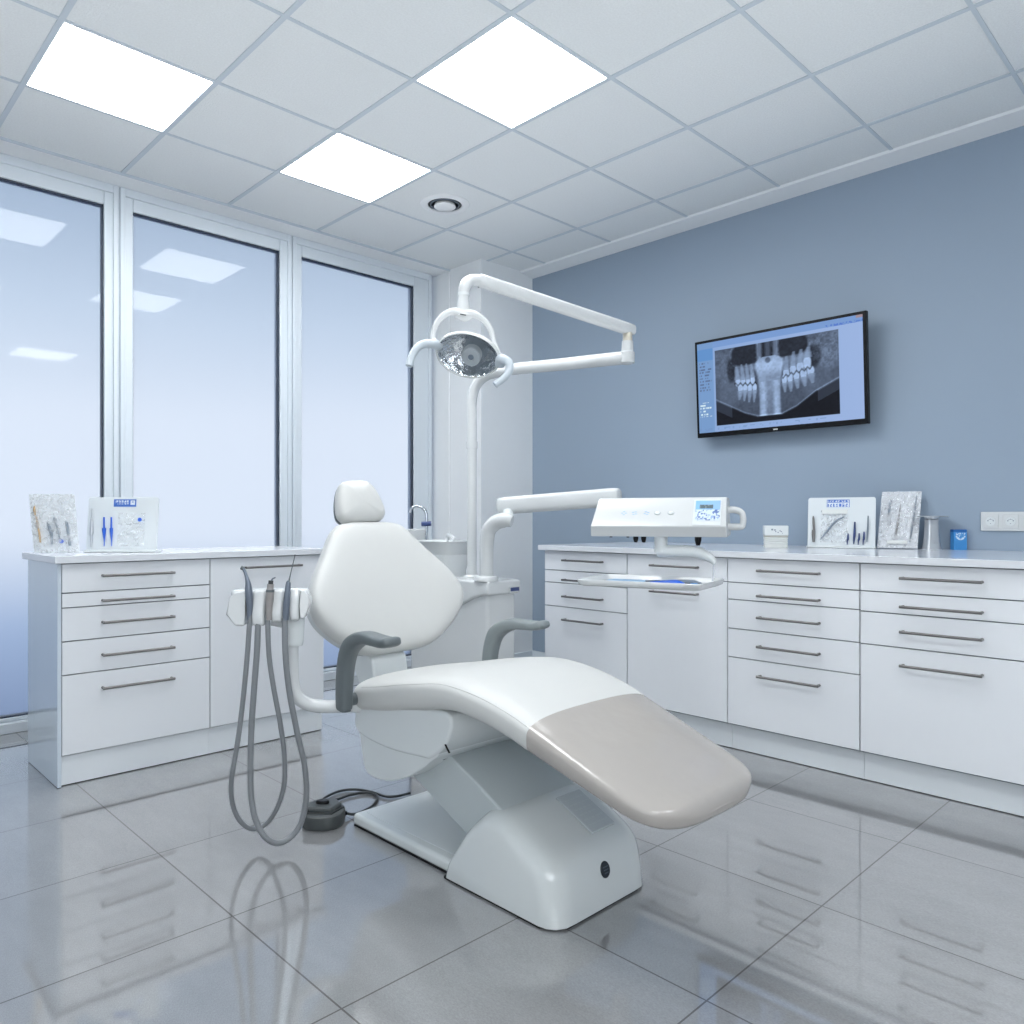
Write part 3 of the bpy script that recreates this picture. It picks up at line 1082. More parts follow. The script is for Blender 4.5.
for k in (0, 1, 2):
    cb[k].z = (.03, .018, .008)[k]
MB().tube(cb, .0048, 10, 8).build('cable', M['darker'], pd)
MB().tube([cb[0], cb[1]], .009, 10, 0).build('cable_sleeve', M['black'], pd)

# ------------------------------------------------------------------ water unit behind the chair
ux0, ux1, uy0, uy1 = 2.35, 2.552, 2.56, 3.17
un = thing('water_unit', 'white floor standing dental water unit behind the chair', 'dental unit', ((ux0 + ux1) / 2, 2.85, 0))
MB().box(ux0 + .012, ux1 - .006, uy0 + .012, uy1 - .01, 0, .72).build('unit_cabinet', M['plastic'], un, .02, 3)
cappoly = [(2.55, .765), (2.55, .702), (2.60, .696), (2.66, .68), (2.74, .645), (2.80, .63), (3.18, .63), (3.18, .765)]
MB().prism(cappoly, 'x', ux0 - .005, ux1 + .004).build('unit_cap', M['plastic'], un, .012, 3)
bg = MB().box(2.475, 2.538, 2.541, 2.55, .706, .734).build('badge_plate', M['plastic'], un, .001, 2)
bl = MB()
bl.box(2.479, 2.534, 2.5395, 2.5415, .714, .731)
bl.build('badge_lettering', M['darkblue'], bg, smooth=False)
# bowl
def rr_ring(cx, cy, hx, hy, z, e=5, n=40):
    out = []
    for k in range(n):
        th = 2 * math.pi * k / n
        c, s = math.cos(th), math.sin(th)
        out.append((cx + hx * math.copysign(abs(c) ** (2 / e), c), cy + hy * math.copysign(abs(s) ** (2 / e), s), z))
    return out


bc = (2.45, 3.0)
bw = MB()
bw.rings([rr_ring(*bc, .085, .115, .872), rr_ring(*bc, .092, .122, .885), rr_ring(*bc, .100, .130, .93), rr_ring(*bc, .106, .136, .938),
          rr_ring(*bc, .104, .134, .943), rr_ring(*bc, .094, .124, .938), rr_ring(*bc, .08, .105, .90), rr_ring(*bc, .03, .05, .885)])
bw.build('bowl', M['plastic'], un)
pdm = MB()
pdm.rings([rr_ring(*bc, .080, .11, .76), rr_ring(*bc, .082, .112, .80), rr_ring(*bc, .093, .124, .868), rr_ring(*bc, .093, .124, .874)])
pdm.build('bowl_pedestal', M['plastic'], un)
cupc = at(413, 541, 4.02)
cs = MB()
cs.rings([rr_ring(cupc.x, cupc.y, .045, .045, .90), rr_ring(cupc.x, cupc.y, .05, .05, .935), rr_ring(cupc.x, cupc.y, .056, .056, .995), rr_ring(cupc.x, cupc.y, .05, .05, .998), rr_ring(cupc.x, cupc.y, .04, .04, .96)])
cs.build('cup_holder', M['plastic'], un)
MB().cyl((cupc.x, cupc.y, .76), (cupc.x, cupc.y, .91), .03).build('cup_stand', M['plastic'], un)
fd = 4.06
MB().tube([at(425, 575, fd), at(425.5, 545, fd), at(426.5, 525, fd), at(426, 513, fd), at(422, 507.5, fd), at(416, 506.5, fd), at(411.5, 508.5, fd), at(410, 513, fd)], .0085, 12).build('faucet', M['chrome'], un)
MB().cyl(at(421.5, 524, fd - .01), at(431, 523.5, fd - .01), .013, 16).build('faucet_knob', M['darkblue'], un)
MB().tube([at(447, 542, 3.9), at(447.5, 536, 3.9), at(451, 536, 3.85), at(455, 540, 3.8)], .010, 10).build('rinse_spout', M['plastic'], un)

# ------------------------------------------------------------------ operating lamp
lp = thing('operating_lamp', 'white dental operating lamp on a tall pole with two arms', 'lamp', (2.45, 2.78, .765))
pole = [Vector((2.45, 2.78, .76)), Vector((2.45, 2.78, 1.1)), Vector((2.45, 2.78, 1.5)), Vector((2.45, 2.78, 1.62)), Vector((2.459, 2.755, 1.70)), Vector((2.482, 2.69, 1.745)), Vector((2.52, 2.585, 1.757)),
        Vector((2.60, 2.36, 1.757)), Vector((2.665, 2.145, 1.757)), Vector((2.703, 2.025, 1.757))]
MB().tube(pole[:7], [.023, .023, .024, .0245, .025, .026, .027], 18, 8).build('pole', M['plastic'], lp)
MB().tube(pole[5:], [.0265, .027, .028, .029, .0295][:len(pole[5:])], 18, 4).build('lower_arm', M['plastic'], lp)
MB().cyl((2.45, 2.78, 1.392), (2.45, 2.78, 1.424), .0275).build('pole_collar', M['plastic'], lp)
MB().lathe([(.04, 0), (.04, .012), (.03, .02), (.03, .0)], (2.45, 2.78, .762), 28).build('pole_foot', M['plastic'], lp)
jt = Vector((2.700, 2.035, 0))
MB().lathe([(.020, -.030), (.031, -.024), (.032, .02), (.026, .026), (.025, .07), (.0225, .071)], (jt.x, jt.y, 1.757), 28).build('elbow_hub', M['plastic'], lp)
MB().cyl((jt.x, jt.y, 1.822), (jt.x, jt.y, 1.866), .021).build('elbow_joint', M['brass'], lp)
e0 = Vector((jt.x, jt.y, 1.882))
e1 = at(479, 280, 2.88)
ax = (e1 - e0).normalized()
ua = MB()
side = ax.cross(Vector((0, 0, 1))).normalized()
upv = side.cross(ax)
ring = lambda c, a, b: [c + side * a * math.copysign(abs(math.cos(t)) ** .6, math.cos(t)) + upv * b * math.copysign(abs(math.sin(t)) ** .6, math.sin(t)) for t in [2 * math.pi * k / 24 for k in range(24)]]
ua.rings([ring(e0 - ax * .034, .020, .020), ring(e0 - ax * .028, .023, .0235), ring(e0 + ax * .02, .024, .0245), ring(e1 - ax * .05, .022, .0235), ring(e1 - ax * .0, .021, .0225), ring(e1 + ax * .006, .018, .019)])
ua.build('upper_arm', M['plastic'], lp, angle=50)
sq = []
for q, dd in ((e0, .03), (e1, -.05)):
    c = q + ax * dd
    sq.append((c + side * .017 - upv * .012, .0055))
    sq.append((c + side * .017 - upv * .016 + ax * .035, .004))
for c, r_ in sq:
    MB().cyl(c, c + side * .0075, r_, 12).build('screw', M['darker'], lp)
# elbow down to the head
hd = 2.84
MB().tube([e1 + ax * -.004, at(470, 281, hd + .02), at(465, 287, hd), at(463.5, 297, hd), at(463.5, 318, hd)], [.022, .0225, .0225, .020, .019], 18, 8).build('head_elbow', M['plastic'], lp)
MB().tube([at(463.7, 293, hd), at(463.7, 296, hd)], .0222, 20, 0).build('elbow_ring', M['shell'], lp)
MB().tube([at(463.5, 300, hd), at(463.5, 311, hd), at(464, 317, hd)], [.021, .025, .034], 20, 4).build('yoke_neck', M['plastic'], lp)
# head frame
hc = at(468.5, 354, hd - .02)
roll = math.radians(12)
tl = math.radians(32)
U = (RGT * math.cos(roll) - Vector((0, 0, 1)) * math.sin(roll)).normalized()
N0 = (-FWD * math.cos(tl) - Vector((0, 0, 1)) * math.sin(tl)).normalized()
V_ = N0.cross(U).normalized()
N_ = U.cross(V_).normalized()
TLh = Matrix(((U.x, V_.x, N_.x, hc.x), (U.y, V_.y, N_.y, hc.y), (U.z, V_.z, N_.z, hc.z), (0, 0, 0, 1)))
ew, eh = .116, .082
sh = MB(TLh)
def er(a, z, n=40):
    return [(ew * a * math.cos(2 * math.pi * k / n), eh * a * math.sin(2 * math.pi * k / n), z) for k in range(n)]
sh.rings([er(.15, -.075), er(.45, -.070), er(.75, -.052), er(.95, -.022), er(1.03, 0), er(1.05, .012), er(1.03, .022), er(.985, .024), er(.97, .014), er(.96, .0), er(.9, -.016), er(.6, -.034), er(.2, -.04)], True, True)
sh.build('head_shell', M['plastic'], lp)
rf = MB(TLh)
n = 48
rr = []
for a, z in ((.985, .018), (.9, .006), (.75, -.008), (.55, -.020), (.3, -.028), (.05, -.030)):
    rr.append(er(a, z, n))
rf.rings(rr, False, True)
mref = mat('faceted_reflector', srgb((205, 210, 215)), 0.1, metal=1.0, noise=0.1, nscale=30, bump=0.7, bscale=45)
rf.build('reflector', mref, lp)
MB(TLh).lathe([(.036, -.03), (.036, .012), (.033, .02), (.012, .021), (.011, .014), (.0005, .014)], (.012, -.004, 0), 30).build('bulb_shield', M['shield'], lp)
MB(TLh).lathe([(.010, .0), (.010, .0165), (.0005, .0165)], (.012, -.004, 0), 20).build('bulb', M['slategrey'], lp)
MB(TLh).box(-.02, .002, -.088, -.079, .008, .014).build('catch', M['steel'], lp, .002, 2)
# yoke arc from the neck to both ends of the head
yk = MB()
yo = at(464, 318, hd)
left_piv = TLh @ Vector((-ew * 1.0, .015, -.005))
right_piv = TLh @ Vector((ew * 1.0, .015, -.005))
yp = [left_piv, at(433, 338, hd - .01), at(435.5, 326, hd - .01), at(443, 316, hd - .01), at(453, 311.5, hd - .01), at(464, 315, hd - .005), at(474, 314.5, hd - .01), at(484, 320.5, hd - .01), at(491, 331, hd - .01), at(495, 345, hd - .01), right_piv]
yk.tube(yp, [.008, .010, .011, .012, .014, .024, .015, .012, .011, .010, .008], 14, 8, flat=1.0)
yk.build('yoke', M['plastic'], lp)
MB().box(0, .001, 0, .001, 0, .001)
dkm = MB()
c = at(463, 314.6, hd - .035)
dkm.tube([c - RGT * .011 + Vector((0, 0, .002)), c + RGT * .011 - Vector((0, 0, .002))], .0022, 8, 0)
dkm.build('neck_slot', M['darker'], lp)
# handles
hl = MB()
hl.tube([left_piv + Vector((0, 0, -.01)), at(434, 344, hd - .05), at(425, 344, hd - .06), at(418, 347, hd - .07), at(412, 356, hd - .08), at(409, 366, hd - .09)], [.019, .018, .0155, .0145, .0135, .013], 14, 8)
hl.build('grip', mat('grip_grey', srgb((196, 205, 212)), .35), lp)
hr = MB()
hr.tube([right_piv + Vector((0, 0, -.03)), at(501, 359, hd - .05), at(508, 362, hd - .06), at(509.5, 369, hd - .07), at(505, 377, hd - .08), at(495, 385, hd - .09)], [.019, .018, .0165, .0145, .0135, .012], 14, 8)
hr.build('grip', bpy.data.materials['grip_grey'], lp)

# ------------------------------------------------------------------ delivery unit: post, arm, control panel
A_ = Vector((math.sin(math.radians(25)), -math.cos(math.radians(25)), 0))
B_ = Vector((-math.cos(math.radians(25)), -math.sin(math.radians(25)), 0))
dl = thing('delivery_unit', 'white delivery unit with control panel on a jointed arm beside the chair', 'dental unit', (2.42, 2.60, .765))
dp = at(489.5, 577, 3.53)
post = [at(486.5, 580, 3.53), at(486.5, 560, 3.53), at(486.8, 543, 3.53), at(489, 530, 3.52), at(496, 522.5, 3.50), at(505, 520, 3.47), at(512, 521.5, 3.46)]
MB().tube(post, [.032, .032, .033, .034, .035, .034, .027], 20, 8).build('post', M['plastic'], dl)
MB().lathe([(.056, 0), (.056, .014), (.05, .022), (.036, .024)], (post[0].x, post[0].y, .764), 32).build('post_foot', M['plastic'], dl)
a0, a1 = at(499.5, 506, 3.56), at(620, 496.8, 3.30)
ax = (a1 - a0).normalized()
side = ax.cross(Vector((0, 0, 1))).normalized()
upv = side.cross(ax)
am = MB()
am.rings([ring(a0, .030, .031), ring(a0 + ax * .008, .037, .039), ring(a0 + ax * .05, .038, .040), ring(a1 - ax * .03, .038, .041), ring(a1 - ax * .006, .036, .038), ring(a1, .028, .030)])
am.build('swing_arm', M['plastic'], dl, angle=50)
MB().cyl(at(508, 511, 3.51), at(508, 519, 3.49), .024).build('arm_joint', M['shell'], dl)
P0 = Vector((1.971, 1.643, 0))
PWID = .442
prear = P0 + A_ * (PWID * .5) - B_ * .15
MB().cyl((a1.x, a1.y, 1.02), (a1.x, a1.y, 1.12), .034).build('elbow_joint', M['plastic'], dl)
MB().tube([Vector((a1.x, a1.y, 1.045)), Vector((prear.x, prear.y, 1.052))], .030, 16, 0).build('panel_arm', M['plastic'], dl)
TP = Matrix(((A_.x, -B_.x, 0, P0.x), (A_.y, -B_.y, 0, P0.y), (0, 0, 1, 0), (0, 0, 0, 1)))   # local u along, w back, z
body = [(.016, .992), (0.0, 1.026), (.062, 1.114), (.075, 1.121), (.16, 1.121), (.17, 1.112), (.17, .996)]
# taper: left end of the body leans in towards the top
def pane_ring(u, inset=0):
    lean_ = .016 if u < PWID / 2 else -.004
    return [(u + lean_ * max(0, (z - 1.0)) / .12 * (1 if u < PWID / 2 else 1), w, z) for w, z in body]
cp_ = MB(TP)
cp_.rings([pane_ring(0), pane_ring(PWID)])
panel = cp_.build('control_panel', M['panel'], dl, .0035, 3)
fz = Vector((0, .062, .09))            # face direction (w,z)
def face(u, t, o=.0012):
    nrm = Vector((0, -.09, .062)).normalized() * o
    return Vector((u, 0 + .062 * t, 1.024 + .09 * t)) + nrm
def face_world(u, t, o=.0012):
    return TP @ face(u, t, o)
def scr_img(u, v):
    n = vnoise(u * 15, v * 15, 3)
    if v > .55:
        c = [128 + 30 * u * .5, 182, 226]
        if .18 < u < .72 and .60 < v < .80:
            c = [78, 96, 104]
            if vnoise(u * 24, v * 6, 8) > .6:
                c = [120, 138, 142]
    else:
        c = [206, 220, 236]
        if vnoise(u * 15, v * 12, 1) > .66:
            c = [92, 118, 172]
        elif n > .7:
            c = [150, 176, 214]
    return c
u0, u1 = PWID * .775, PWID * .95
so = face_world(u0, .22, .0035)
MBt = MB()
mm = TP
sb = MB()
q = [face_world(u0 - .006, .06, .0002), face_world(u1 + .004, .06, .0002), face_world(u1 + .004, .97, .0002), face_world(u0 - .006, .97, .0002)]
q2 = [face_world(u0 - .006, .06, .0024), face_world(u1 + .004, .06, .0024), face_world(u1 + .004, .97, .0024), face_world(u0 - .006, .97, .0024)]
sb.rings([q, q2])
sb.build('display_frame', M['shell'], panel, smooth=False)
pixel_panel('display', so, face_world(u1, .22, .0035) - so, face_world(u0, .93, .0035) - so, 44, 36, scr_img, M['print'], panel)
bt = MB(TP)
for k, (u, c_) in enumerate(((.25, 0), (.33, 0), (.42, 0), (.50, 0), (.60, 0))):
    cpt = face(PWID * u, .5, .0)
    R3 = Matrix.Translation(cpt) @ Matrix.Rotation(math.pi / 2 - math.atan2(.062, .09), 4, 'X')
    bm2 = MB(TP @ R3)
    if k < 3:
        for j in range(4):
            a = math.pi / 2 * j + k
            bm2.box(.006 * math.cos(a) - .0035, .006 * math.cos(a) + .0035, .006 * math.sin(a) - .0012, .006 * math.sin(a) + .0012, .0, .0012)
        bm2.build('touch_symbol', M['pale_blue'], panel, smooth=False)
    else:
        bm2.lathe([(.008, 0), (.008, .002), (.006, .003), (.0005, .003)], (0, 0, 0), 20, 1.2, .8)
        bm2.build('button', M['shell'], panel)
        MB(TP @ R3).lathe([(.0085, 0), (.0085, .0012), (.0078, .0012), (.0078, 0)], (0, 0, 0), 20, 1.25, .85).build('button_rim', M['slategrey'], panel)
# connectors under the panel
for u, r, h in ((.33, .009, .020), (.39, .009, .020), (.79, .011, .028)):
    MB(TP).lathe([(r, .01), (r, -h * .4), (r * .6, -h), (.0005, -h)], (PWID * u, .05, .992), 16).build('socket_connector', M['black'], dl)
for u in (.14, .27):
    MB(TP).lathe([(.005, .01), (.005, -.004), (.0005, -.004)], (PWID * u, .05, .992), 12).build('socket_connector', M['black'], dl)
# side handle
MB(TP).tube([(PWID - .01, .09, 1.080), (PWID + .022, .09, 1.079), (PWID + .040, .09, 1.070), (PWID + .045, .09, 1.052), (PWID + .043, .09, 1.032), (PWID + .035, .09, 1.025), (PWID - .01, .09, 1.025)],
            [.011, .011, .010, .010, .010, .011, .011], 12, 6).build('side_handle', M['plastic'], dl)
# tray bracket
MB(TP).tube([(PWID * .515, .06, .996), (PWID * .515, .06, .955), (PWID * .517, .06, .942)], [.022, .022, .022], 18, 4).build('tray_post', M['shell'], dl)
MB(TP).tube([(PWID * .49, .06, .944), (PWID * .6, .06, .944), (PWID * .72, .06, .945), (PWID * .80, .06, .940), (PWID * .87, .06, .925), (PWID * .91, .06, .907)],
            [.020, .020, .019, .018, .014, .009], 16, 6).build('tray_arm', M['shell'], dl)
tip = TP @ Vector((PWID * .905, .06, .912))
mclear = mat('clear_rod', srgb((225, 232, 240)), .1, alpha=.35)
MB().cyl(tip, (tip.x + .005, tip.y + .01, .838), .004, 10).build('tray_hanger', mclear, dl)

# instrument tray
ya = math.radians(15)
TT = Matrix.Translation((2.148, 1.522, .825)) @ Matrix.Rotation(ya - math.pi / 2, 4, 'Z')   # local x along the long side
hx, hy = .218, .142
tr = MB(TT)
def trr(a, b, z):
    return rr_ring(0, 0, a, b, z, 14, 64)
tr.rings([trr(hx - .016, hy - .016, 0), trr(hx - .004, hy - .004, .006), trr(hx, hy, .020), trr(hx - .002, hy - .002, .023), trr(hx - .008, hy - .008, .021), trr(hx - .016, hy - .016, .008), trr(hx - .02, hy - .02, .0065)])
o = tr.build('instrument_tray', M['plastic'], None, angle=50)
tag(o, 'shallow white instrument tray held below the control panel', 'tray')
o = MB(TT).box(-.18, .02, -.11, .11, .0066, .0085).build('tray_liner', M['pale_blue'], None, smooth=False)
tag(o, 'pale blue paper liner on the left half of the instrument tray', 'liner')
zt0 = .0066
o = MB(TT).tube([(.03, -.085, .016), (.07, -.08, .017), (.115, -.075, .019), (.14, -.07, .016)], [.007, .012, .014, .006], 12, 6, flat=.65).build('blue_handpiece', M['blue'], None)
tag(o, 'bright blue handpiece lying on right part of the instrument tray', 'instrument')
o = MB(TT).tube([(.08, -.03, .016), (.12, -.025, .018), (.155, -.023, .018), (.18, -.023, .014)], [.008, .012, .012, .008], 12, 6, flat=.7).build('grey_handpiece', M['slategrey'], None)
tag(o, 'grey handpiece lying behind the bright blue one on the tray', 'instrument')
for k, (x0_, y0_, x1_, y1_, mm_, lb) in enumerate(((-.02, -.06, .05, -.05, 'chrome', 'steel probe lying left of the blue handpiece on the tray'),
                                                   (-.01, -.02, .08, -.01, 'chrome', 'steel scaler lying in mid tray behind the probe'),
                                                   (-.03, .03, .07, .045, 'slategrey', 'dull grey probe lying nearest the rear rim of the tray'),
                                                   (.02, -.11, .09, -.105, 'darkblue', 'dark blue pick lying along the front rim of the tray'))):
    o = MB(TT).tube([(x0_, y0_, .012), ((x0_ + x1_) / 2, (y0_ + y1_) / 2, .0125), (x1_, y1_, .012)], [.002, .0045, .002], 8, 4).build('dental_probe', M[mm_], None)
    tag(o, lb, 'instrument', 'probes on the instrument tray')
o = MB(TT).lathe([(.012, .007), (.013, .018), (.010, .020), (.001, .020)], (.175, -.08, 0), 16).build('blue_cup', M['bluebox'], None)
tag(o, 'small round blue cup at right front corner of the instrument tray', 'cup')

# ------------------------------------------------------------------ assistant holder and hoses
hd = 2.40
ah = thing('instrument_holder', 'white instrument holder with five lobes on a curved arm left of the chair', 'instrument holder', at(292, 707, 2.44))
MB().tube([Vector((1.41, 2.125, .437)), at(346, 706, 2.47), at(325, 706.5, 2.46), at(308, 704, 2.45), at(297, 696, 2.44), at(293, 682, 2.44), at(292.5, 655, 2.44), at(293, 630, 2.44)], [.021, .021, .021, .021, .021, .020, .0185, .018], 16, 8).build('curved_arm', M['plastic'], ah)
MB().tube([at(294, 613, 2.44), at(294, 622, 2.44), at(293.6, 640, 2.44), at(293.4, 645, 2.44)], [.033, .033, .031, .028], 20, 3).build('collar', M['shell'], ah)
MB().tube([at(272, 622, 2.45), at(282, 624, 2.45)], .012, 12, 0).build('side_tab', M['plastic'], ah)
# holder lobes along local axis
hA = (RGT * math.cos(math.radians(8)) + FWD * math.sin(math.radians(8))).normalized()
hB = Vector((0, 0, 1)).cross(hA).normalized()       # away from camera
hO = at(270, 605, hd)
THd = Matrix(((hA.x, hB.x, 0, hO.x), (hA.y, hB.y, 0, hO.y), (0, 0, 1, hO.z), (0, 0, 0, 1)))
def lobe(u0, u1, z0, z1, w0=-.035, w1=.04, slope=.018):
    m_ = MB(THd)
    pr = [(w0 + .004, z0), (w0, z0 + .03), (w0 + .028, z1 - .004), (w0 + .036, z1), (w1, z1 + .002), (w1 + .008, z1 - .02), (w1, z0 + .012), (w0 + .03, z0 - .004)]
    m_.rings([[(u0, w, z) for w, z in pr], [(u0 * .5 + u1 * .5, w - .004, z) for w, z in pr], [(u1, w, z) for w, z in pr]])
    return m_
lob = [(-.131, -.071, -.062, .044), (-.050, -.012, -.060, .048), (.008, .043, -.050, .049), (.063, .092, -.047, .05), (.092, .13, -.03, .048)]
def end_lobe(poly):
    m_ = MB(THd)
    m_.rings([[(u, w + (.024 if z > .02 else (.008 if z < -.04 else 0)) * (1 if w < 0 else 0), z) for u, z in poly] for w in (-.035, .05)])
    return m_
end_lobe([(-.126, -.024), (-.122, .024), (-.108, .042), (-.071, .046), (-.071, .0), (-.071, -.062), (-.10, -.062)]).build('holder_lobe', M['plastic'], ah, .008, 3, angle=60)
end_lobe([(.094, -.042), (.094, .0), (.094, .048), (.108, .047), (.122, .024), (.126, .008), (.118, -.014), (.108, -.042)]).build('holder_lobe', M['plastic'], ah, .006, 3, angle=60)
lob = lob[1:4]
for k, (u0_, u1_, z0_, z1_) in enumerate(lob):
    lobe(u0_, u1_, z0_, z1_).build('holder_lobe', M['plastic'], ah, .009, 3, angle=60)
MB(THd).box(-.12, .118, .0, .042, -.035, .049).build('holder_body', M['plastic'], ah, .012, 3)

hq = lambda px, py, dd=0: at(px, py, hd - .03 + dd)
# instrument 1 : curved spray
t1 = thing('spray_handpiece', 'blue grey curved spray handpiece in the left slot of the holder', 'instrument', hq(249, 612), 'handpieces in the holder')
MB().tube([hq(249.5, 620), hq(249.6, 606), hq(249.2, 598), hq(248.6, 590), hq(248.2, 584), hq(246.6, 577), hq(244.6, 571), hq(242.6, 568)], [.007, .010, .0115, .0115, .009, .0055, .005, .005], 14, 6).build('grip', M['handpiece'], t1)
MB().tube([hq(243.8, 568.6), hq(241.2, 567.6)], [.0065, .0065], 12, 0).build('nozzle', M['arm_dark'], t1)
MB().tube([hq(250, 626), hq(249.8, 612)], .0075, 12, 0).build('hose_sleeve', M['hose'], t1)
# instrument 2
t2 = thing('suction_handpiece', 'short brownish grey suction handpiece in the middle slot of the holder', 'instrument', hq(269, 612), 'handpieces in the holder')
MB().tube([hq(269, 620), hq(269.2, 606), hq(269.8, 598), hq(270.2, 591), hq(270.3, 588), hq(270.6, 584)], [.0095, .0105, .0115, .0120, .0105, .0105], 14, 5).build('grip', M['handpiece_warm'], t2)
MB().tube([hq(270.2, 592), hq(270.3, 589.5)], .0128, 14, 0).build('collar', M['arm_dark'], t2)
MB().tube([hq(270.7, 584.5), hq(271, 580.5)], .0075, 12, 0).build('tip_seat', M['darker'], t2)
MB().tube([hq(271.5, 581), hq(272.6, 578.8), hq(275.5, 577.5)], [.003, .0025, .002], 8, 4).build('tip', M['handpiece'], t2)
# instrument 3
t3 = thing('syringe_handpiece', 'slim handpiece with a long thin needle tip in the right slot of the holder', 'instrument', hq(286, 612), 'handpieces in the holder')
MB().tube([hq(285.5, 620), hq(286.5, 604), hq(287.5, 592), hq(288.3, 583), hq(288.6, 582)], [.0095, .0105, .0095, .0075, .006], 14, 5).build('grip', M['handpiece'], t3)
MB().tube([hq(288.5, 583), hq(291, 572), hq(295.2, 554.5)], [.003, .0016, .0014], 8, 4).build('needle', M['arm_dark'], t3)
# hoses
def hose(pts, r, label):
    o = MB().tube([hq(*p) for p in pts], r, 12, 10).build('hose', M['hose'], None)
    tag(o, label, 'hose', 'grey hoses hanging from the holder')
hose([(249.6, 622), (247.3, 655), (243, 700), (237.5, 743), (232, 775), (231.2, 795, .02), (235, 812, .04), (243, 824, .06), (254, 829, .09), (267, 823, .11), (277, 808, .09), (284, 785, .07), (284.3, 755, .05), (280, 722, .03), (273.5, 687, .01), (269, 655), (267.6, 620)],
     .0078, 'thin grey hose loop joining the left and middle handpieces')
hose([(258, 622), (257, 650), (254, 690), (251.5, 727), (250.4, 770), (251.5, 800), (256, 821), (265, 837, .0), (278, 843, .02), (292, 836, .05), (302, 820, .06), (306.4, 795, .06), (304.5, 765, .05), (297.5, 734, .03), (289.5, 692, .01), (285.5, 655), (284.6, 618)],
     .0092, 'thicker grey hose loop from holder underside to right needle handpiece')

# ------------------------------------------------------------------ things on the worktops
def label_img(seed, style):
    def f(u, v):
        blue, white = (66, 112, 196), (222, 230, 238)
        if style == 'solid':
            c = blue
            if .74 < u < .95 and .25 < v < .85:
                c = white if not (.8 < u < .88 and .55 < v < .7) else blue
            elif u < .7 and u > .05:
                for (a, b) in ((.58, .82), (.28, .48)):
                    if a < v < b:
                        i = int(u * 26)
                        on = (i % 3 != 2) and hash2(i, int(v * 14), seed) > .28
                        if on:
                            c = white
            return c
        c = white
        if v > .60 and .04 < u < .96:
            c = blue
            i = int(u * 24)
            if .70 < v < .88 and i % 3 != 2 and hash2(i, int(v * 14), seed) > .35:
                c = white
        elif .06 < v < .5 and .04 < u < .94:
            i = int(u * 22)
            if i % 3 != 2 and hash2(i, int(v * 12), seed) > .3:
                c = blue
        if u < .03 or u > .97 or v < .04 or v > .96:
            c = blue
        return c
    return f


def board(px0, px1, pyt, pyb, depth, yaw, lean_deg, label, seed, style, lab):
    """a white display card standing in a foot; returns the local frame: x right, y back, z up on the card face"""
    b = at((px0 + px1) / 2, pyb, depth)
    w = (px1 - px0) * depth / FPX
    h = (pyb - pyt) * depth / FPX
    T = Matrix.Translation((b.x, b.y, ZT)) @ Matrix.Rotation(-ANG + yaw, 4, 'Z')
    t = thing('display_card', label, 'display card', (b.x, b.y, ZT), 'white display cards on the worktops')
    MB(T).box(-w / 2 - .004, w / 2 + .004, -.016, .05, .0, .010).build('card_foot', M['shell'], t, .004, 2)
    TC = T @ Matrix.Translation((0, .0, .008)) @ Matrix.Rotation(math.radians(-lean_deg), 4, 'X')
    rc = .012
    cpoly = [(-w / 2, 0), (w / 2, 0)] + [(w / 2 - rc + rc * math.sin(a_), h - rc + rc * math.cos(a_)) for a_ in [math.pi / 2 * (1 - k / 6) for k in range(7)]] + [(-w / 2 + rc - rc * math.sin(a_), h - rc + rc * math.cos(a_)) for a_ in [math.pi / 2 * k / 6 for k in range(7)]]
    MB(TC).prism(cpoly, 'y', 0, .007).build('card_panel', M['card'], t, .001, 1)
    l0, l1, v0, v1 = lab
    o_ = TC @ Vector((-w / 2 + w * l0, -.0012, h * v0))
    pixel_panel('printed_label', o_, TC.to_3x3() @ Vector((w * (l1 - l0), 0, 0)), TC.to_3x3() @ Vector((0, 0, h * (v1 - v0))), 60, 22, label_img(seed, style), M['print'], t)
    return TC, w, h


def stick(TC, w, h, pts, radii, m, name, label, cat='instrument', group=None, off=-.007):
    o = MB(TC).tube([(-w / 2 + w * u, off, h * v) for u, v in pts], radii, 10, 4).build(name, M[m], None)
    tag(o, label, cat, group)
    return o


def sheet(TC, w, h, u0, u1, v0, v1, m, name, off=-.012, parent=None, bulge=.006, seed=1, thick=.0):
    """crinkled film sheet"""
    nx, ny = 24, 24
    mb = MB(TC)
    V = []
    for j in range(ny + 1):
        row = []
        for i in range(nx + 1):
            a, b = i / nx, j / ny
            ed = min(1, 4 * min(a, 1 - a, b, 1 - b) + .0)
            d = bulge * ed * (.4 + 1.1 * vnoise(a * 6, b * 7, seed))
            row.append(mb.v((-w / 2 + w * (u0 + (u1 - u0) * a), off - d, h * (v0 + (v1 - v0) * b))))
        V.append(row)
    for j in range(ny):
        for i in range(nx):
            mb.bm.faces.new((V[j][i], V[j][i + 1], V[j + 1][i + 1], V[j + 1][i]))
    return mb.build(name, m, parent, angle=180)


# left display card
TC, w, h = board(87, 155.5, 498.5, 552.4, 3.32, math.radians(4), 7, 'white display card with blue label on the short worktop, before the windows', 3, 'solid', (.36, .68, .82, .96))
G = 'instruments on the left display card'
o = stick(TC, w, h, [(.08, .06), (.082, .28), (.078, .3), (.075, .45), (.07, .62), (.07, .78)], [.003, .0045, .0075, .007, .004, .0025], 'silver', 'dental_burr', 'steel and white tipped instrument at left edge of the left display card', group=G)
o = stick(TC, w, h, [(.265, .08), (.262, .2), (.25, .40), (.25, .42), (.24, .62)], [.0015, .003, .0085, .004, .0035], 'blue', 'blue_pick', 'left one of two blue tapered picks on the left display card', group=G)
o = stick(TC, w, h, [(.37, .08), (.365, .2), (.352, .40), (.352, .42), (.345, .62)], [.0015, .003, .0072, .004, .0035], 'blue', 'blue_pick', 'right one of two blue tapered picks on the left display card', group=G)
